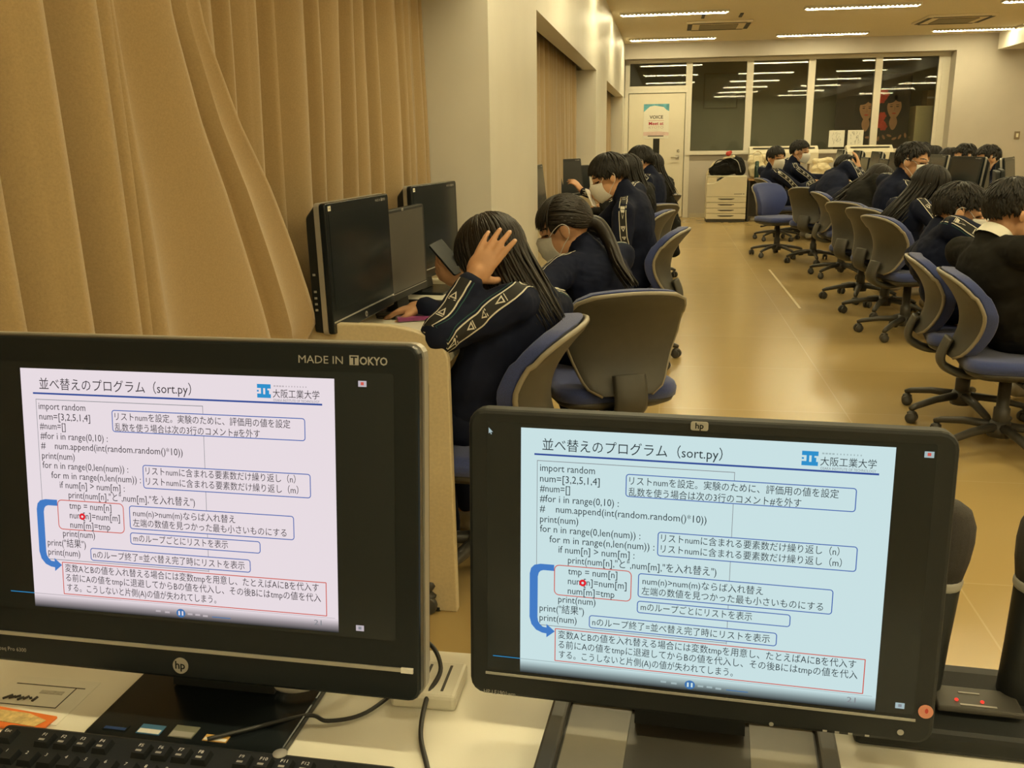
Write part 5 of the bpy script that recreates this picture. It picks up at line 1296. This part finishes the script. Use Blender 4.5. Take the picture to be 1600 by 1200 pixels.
person('person in a black suit with white shirt collar, nearest on the right', (1.47, 4.04), 22, (1.395, 4.06, 1.003), 20, 16, 0, 1.12, hair='boy', detail=3, jacket=BLACKC, trousers=BLACKC, stripes='', collar='shirt', seed=28, group=RG, mask=False)
FG = 'students behind the right screens'
for i, (x, y, z, st, lab) in enumerate(((3.15, 12.5, 1.10, 'mop', 'dark head farthest back behind the right screens'), (3.15, 12.0, 1.06, 'mop', 'dark head second from the far end behind the right screens'), (3.12, 11.2, 1.045, 'mop', 'low black head left of the three foreheads behind the screens'), (3.15, 10.75, 1.09, 'boy', 'middle forehead with parted hair behind the right screens'), (3.18, 10.1, 1.08, 'boy', 'rightmost forehead above the large turned computer'))):
    person(lab, (3.28, y), 180, (x, y, z), 185, 22, 0, 1.15, hair=st, detail=1, stripes='', seed=40+i, group=FG)

# phone held by the ponytail girl, pencil pouch on the desk, tilted phone of the third student
t = thing('smartphone', 'dark smartphone held up beside the hair of the nearest girl', 'phone', (-0.703, 2.955, 0.938)); t.rotation_euler = (rad(48), rad(-14), rad(62)); t.scale = (0.9, 0.9, 0.9)
bevel(MB().prism(rrect(-0.036, -0.074, 0.036, 0.074, 0.008, 4), -0.0045, 0.0045, BLACKG, Matrix.Rotation(-pi/2, 4, 'X')).build('case', t), 0.0015)
MB().prism(rrect(-0.033, -0.068, 0.033, 0.068, 0.005, 4), 0.0046, 0.0052, mat('phone_glass', (0.16, 0.15, 0.12), 0.2, noise_amt=0.05), Matrix.Rotation(-pi/2, 4, 'X')).build('screen', t)
t = thing('pencil_pouch', 'clear and purple pencil pouch on the left desk by the nearest girl', 'pouch', (-0.80, 2.875, ZL), rad(25))
bevel(MB().box((-0.06, -0.035, 0), (0.06, 0.035, 0.014), mat('pouch_clear', (0.30, 0.27, 0.25), 0.25, noise_amt=0.25, nscale=30)).build('pouch_body', t), 0.005)
MB().box((-0.061, -0.036, 0.004), (0.061, -0.010, 0.0146), mat('pouch_purple', (0.28, 0.05, 0.20), 0.4, noise_amt=0.2)).build('pouch_band', t)
t = thing('smartphone', 'white cased phone showing left of the third left student mask', 'phone', (-0.535, 6.80, 0.905)); t.rotation_euler = (rad(60), rad(10), rad(70))
bevel(MB().prism(rrect(-0.036, -0.072, 0.036, 0.072, 0.008, 4), -0.004, 0.004, WHITEP, Matrix.Rotation(-pi/2, 4, 'X')).build('case', t), 0.0015)
MB().prism(rrect(-0.031, -0.062, 0.031, 0.062, 0.003, 3), 0.0041, 0.0048, mat('phone_glass2', (0.10, 0.10, 0.09), 0.2, noise_amt=0.05), Matrix.Rotation(-pi/2, 4, 'X')).build('screen', t)
t = thing('tote_bag', 'plain cream tote bag behind the slumped student, right end of the side table', 'bag', (2.46, 15.72, 0.685))
union_mesh('bag_body', [('e', (0, 0, 0.13), (0.16, 0.10, 0.13)), ('c', (-0.10, 0, 0.26), (0.13, 0, 0.28), 0.05, 0.05), ('e', (0, 0, 0.06), (0.17, 0.11, 0.06))], 0.012, 3, CANVAS, t, 0.02, 8)
MB().tube(catmull([(-0.08, -0.06, 0.25), (-0.05, -0.09, 0.16), (0.02, -0.10, 0.14), (0.06, -0.07, 0.24)]), 0.010, CANVAS, 6, flat=0.4).build('handle', t)
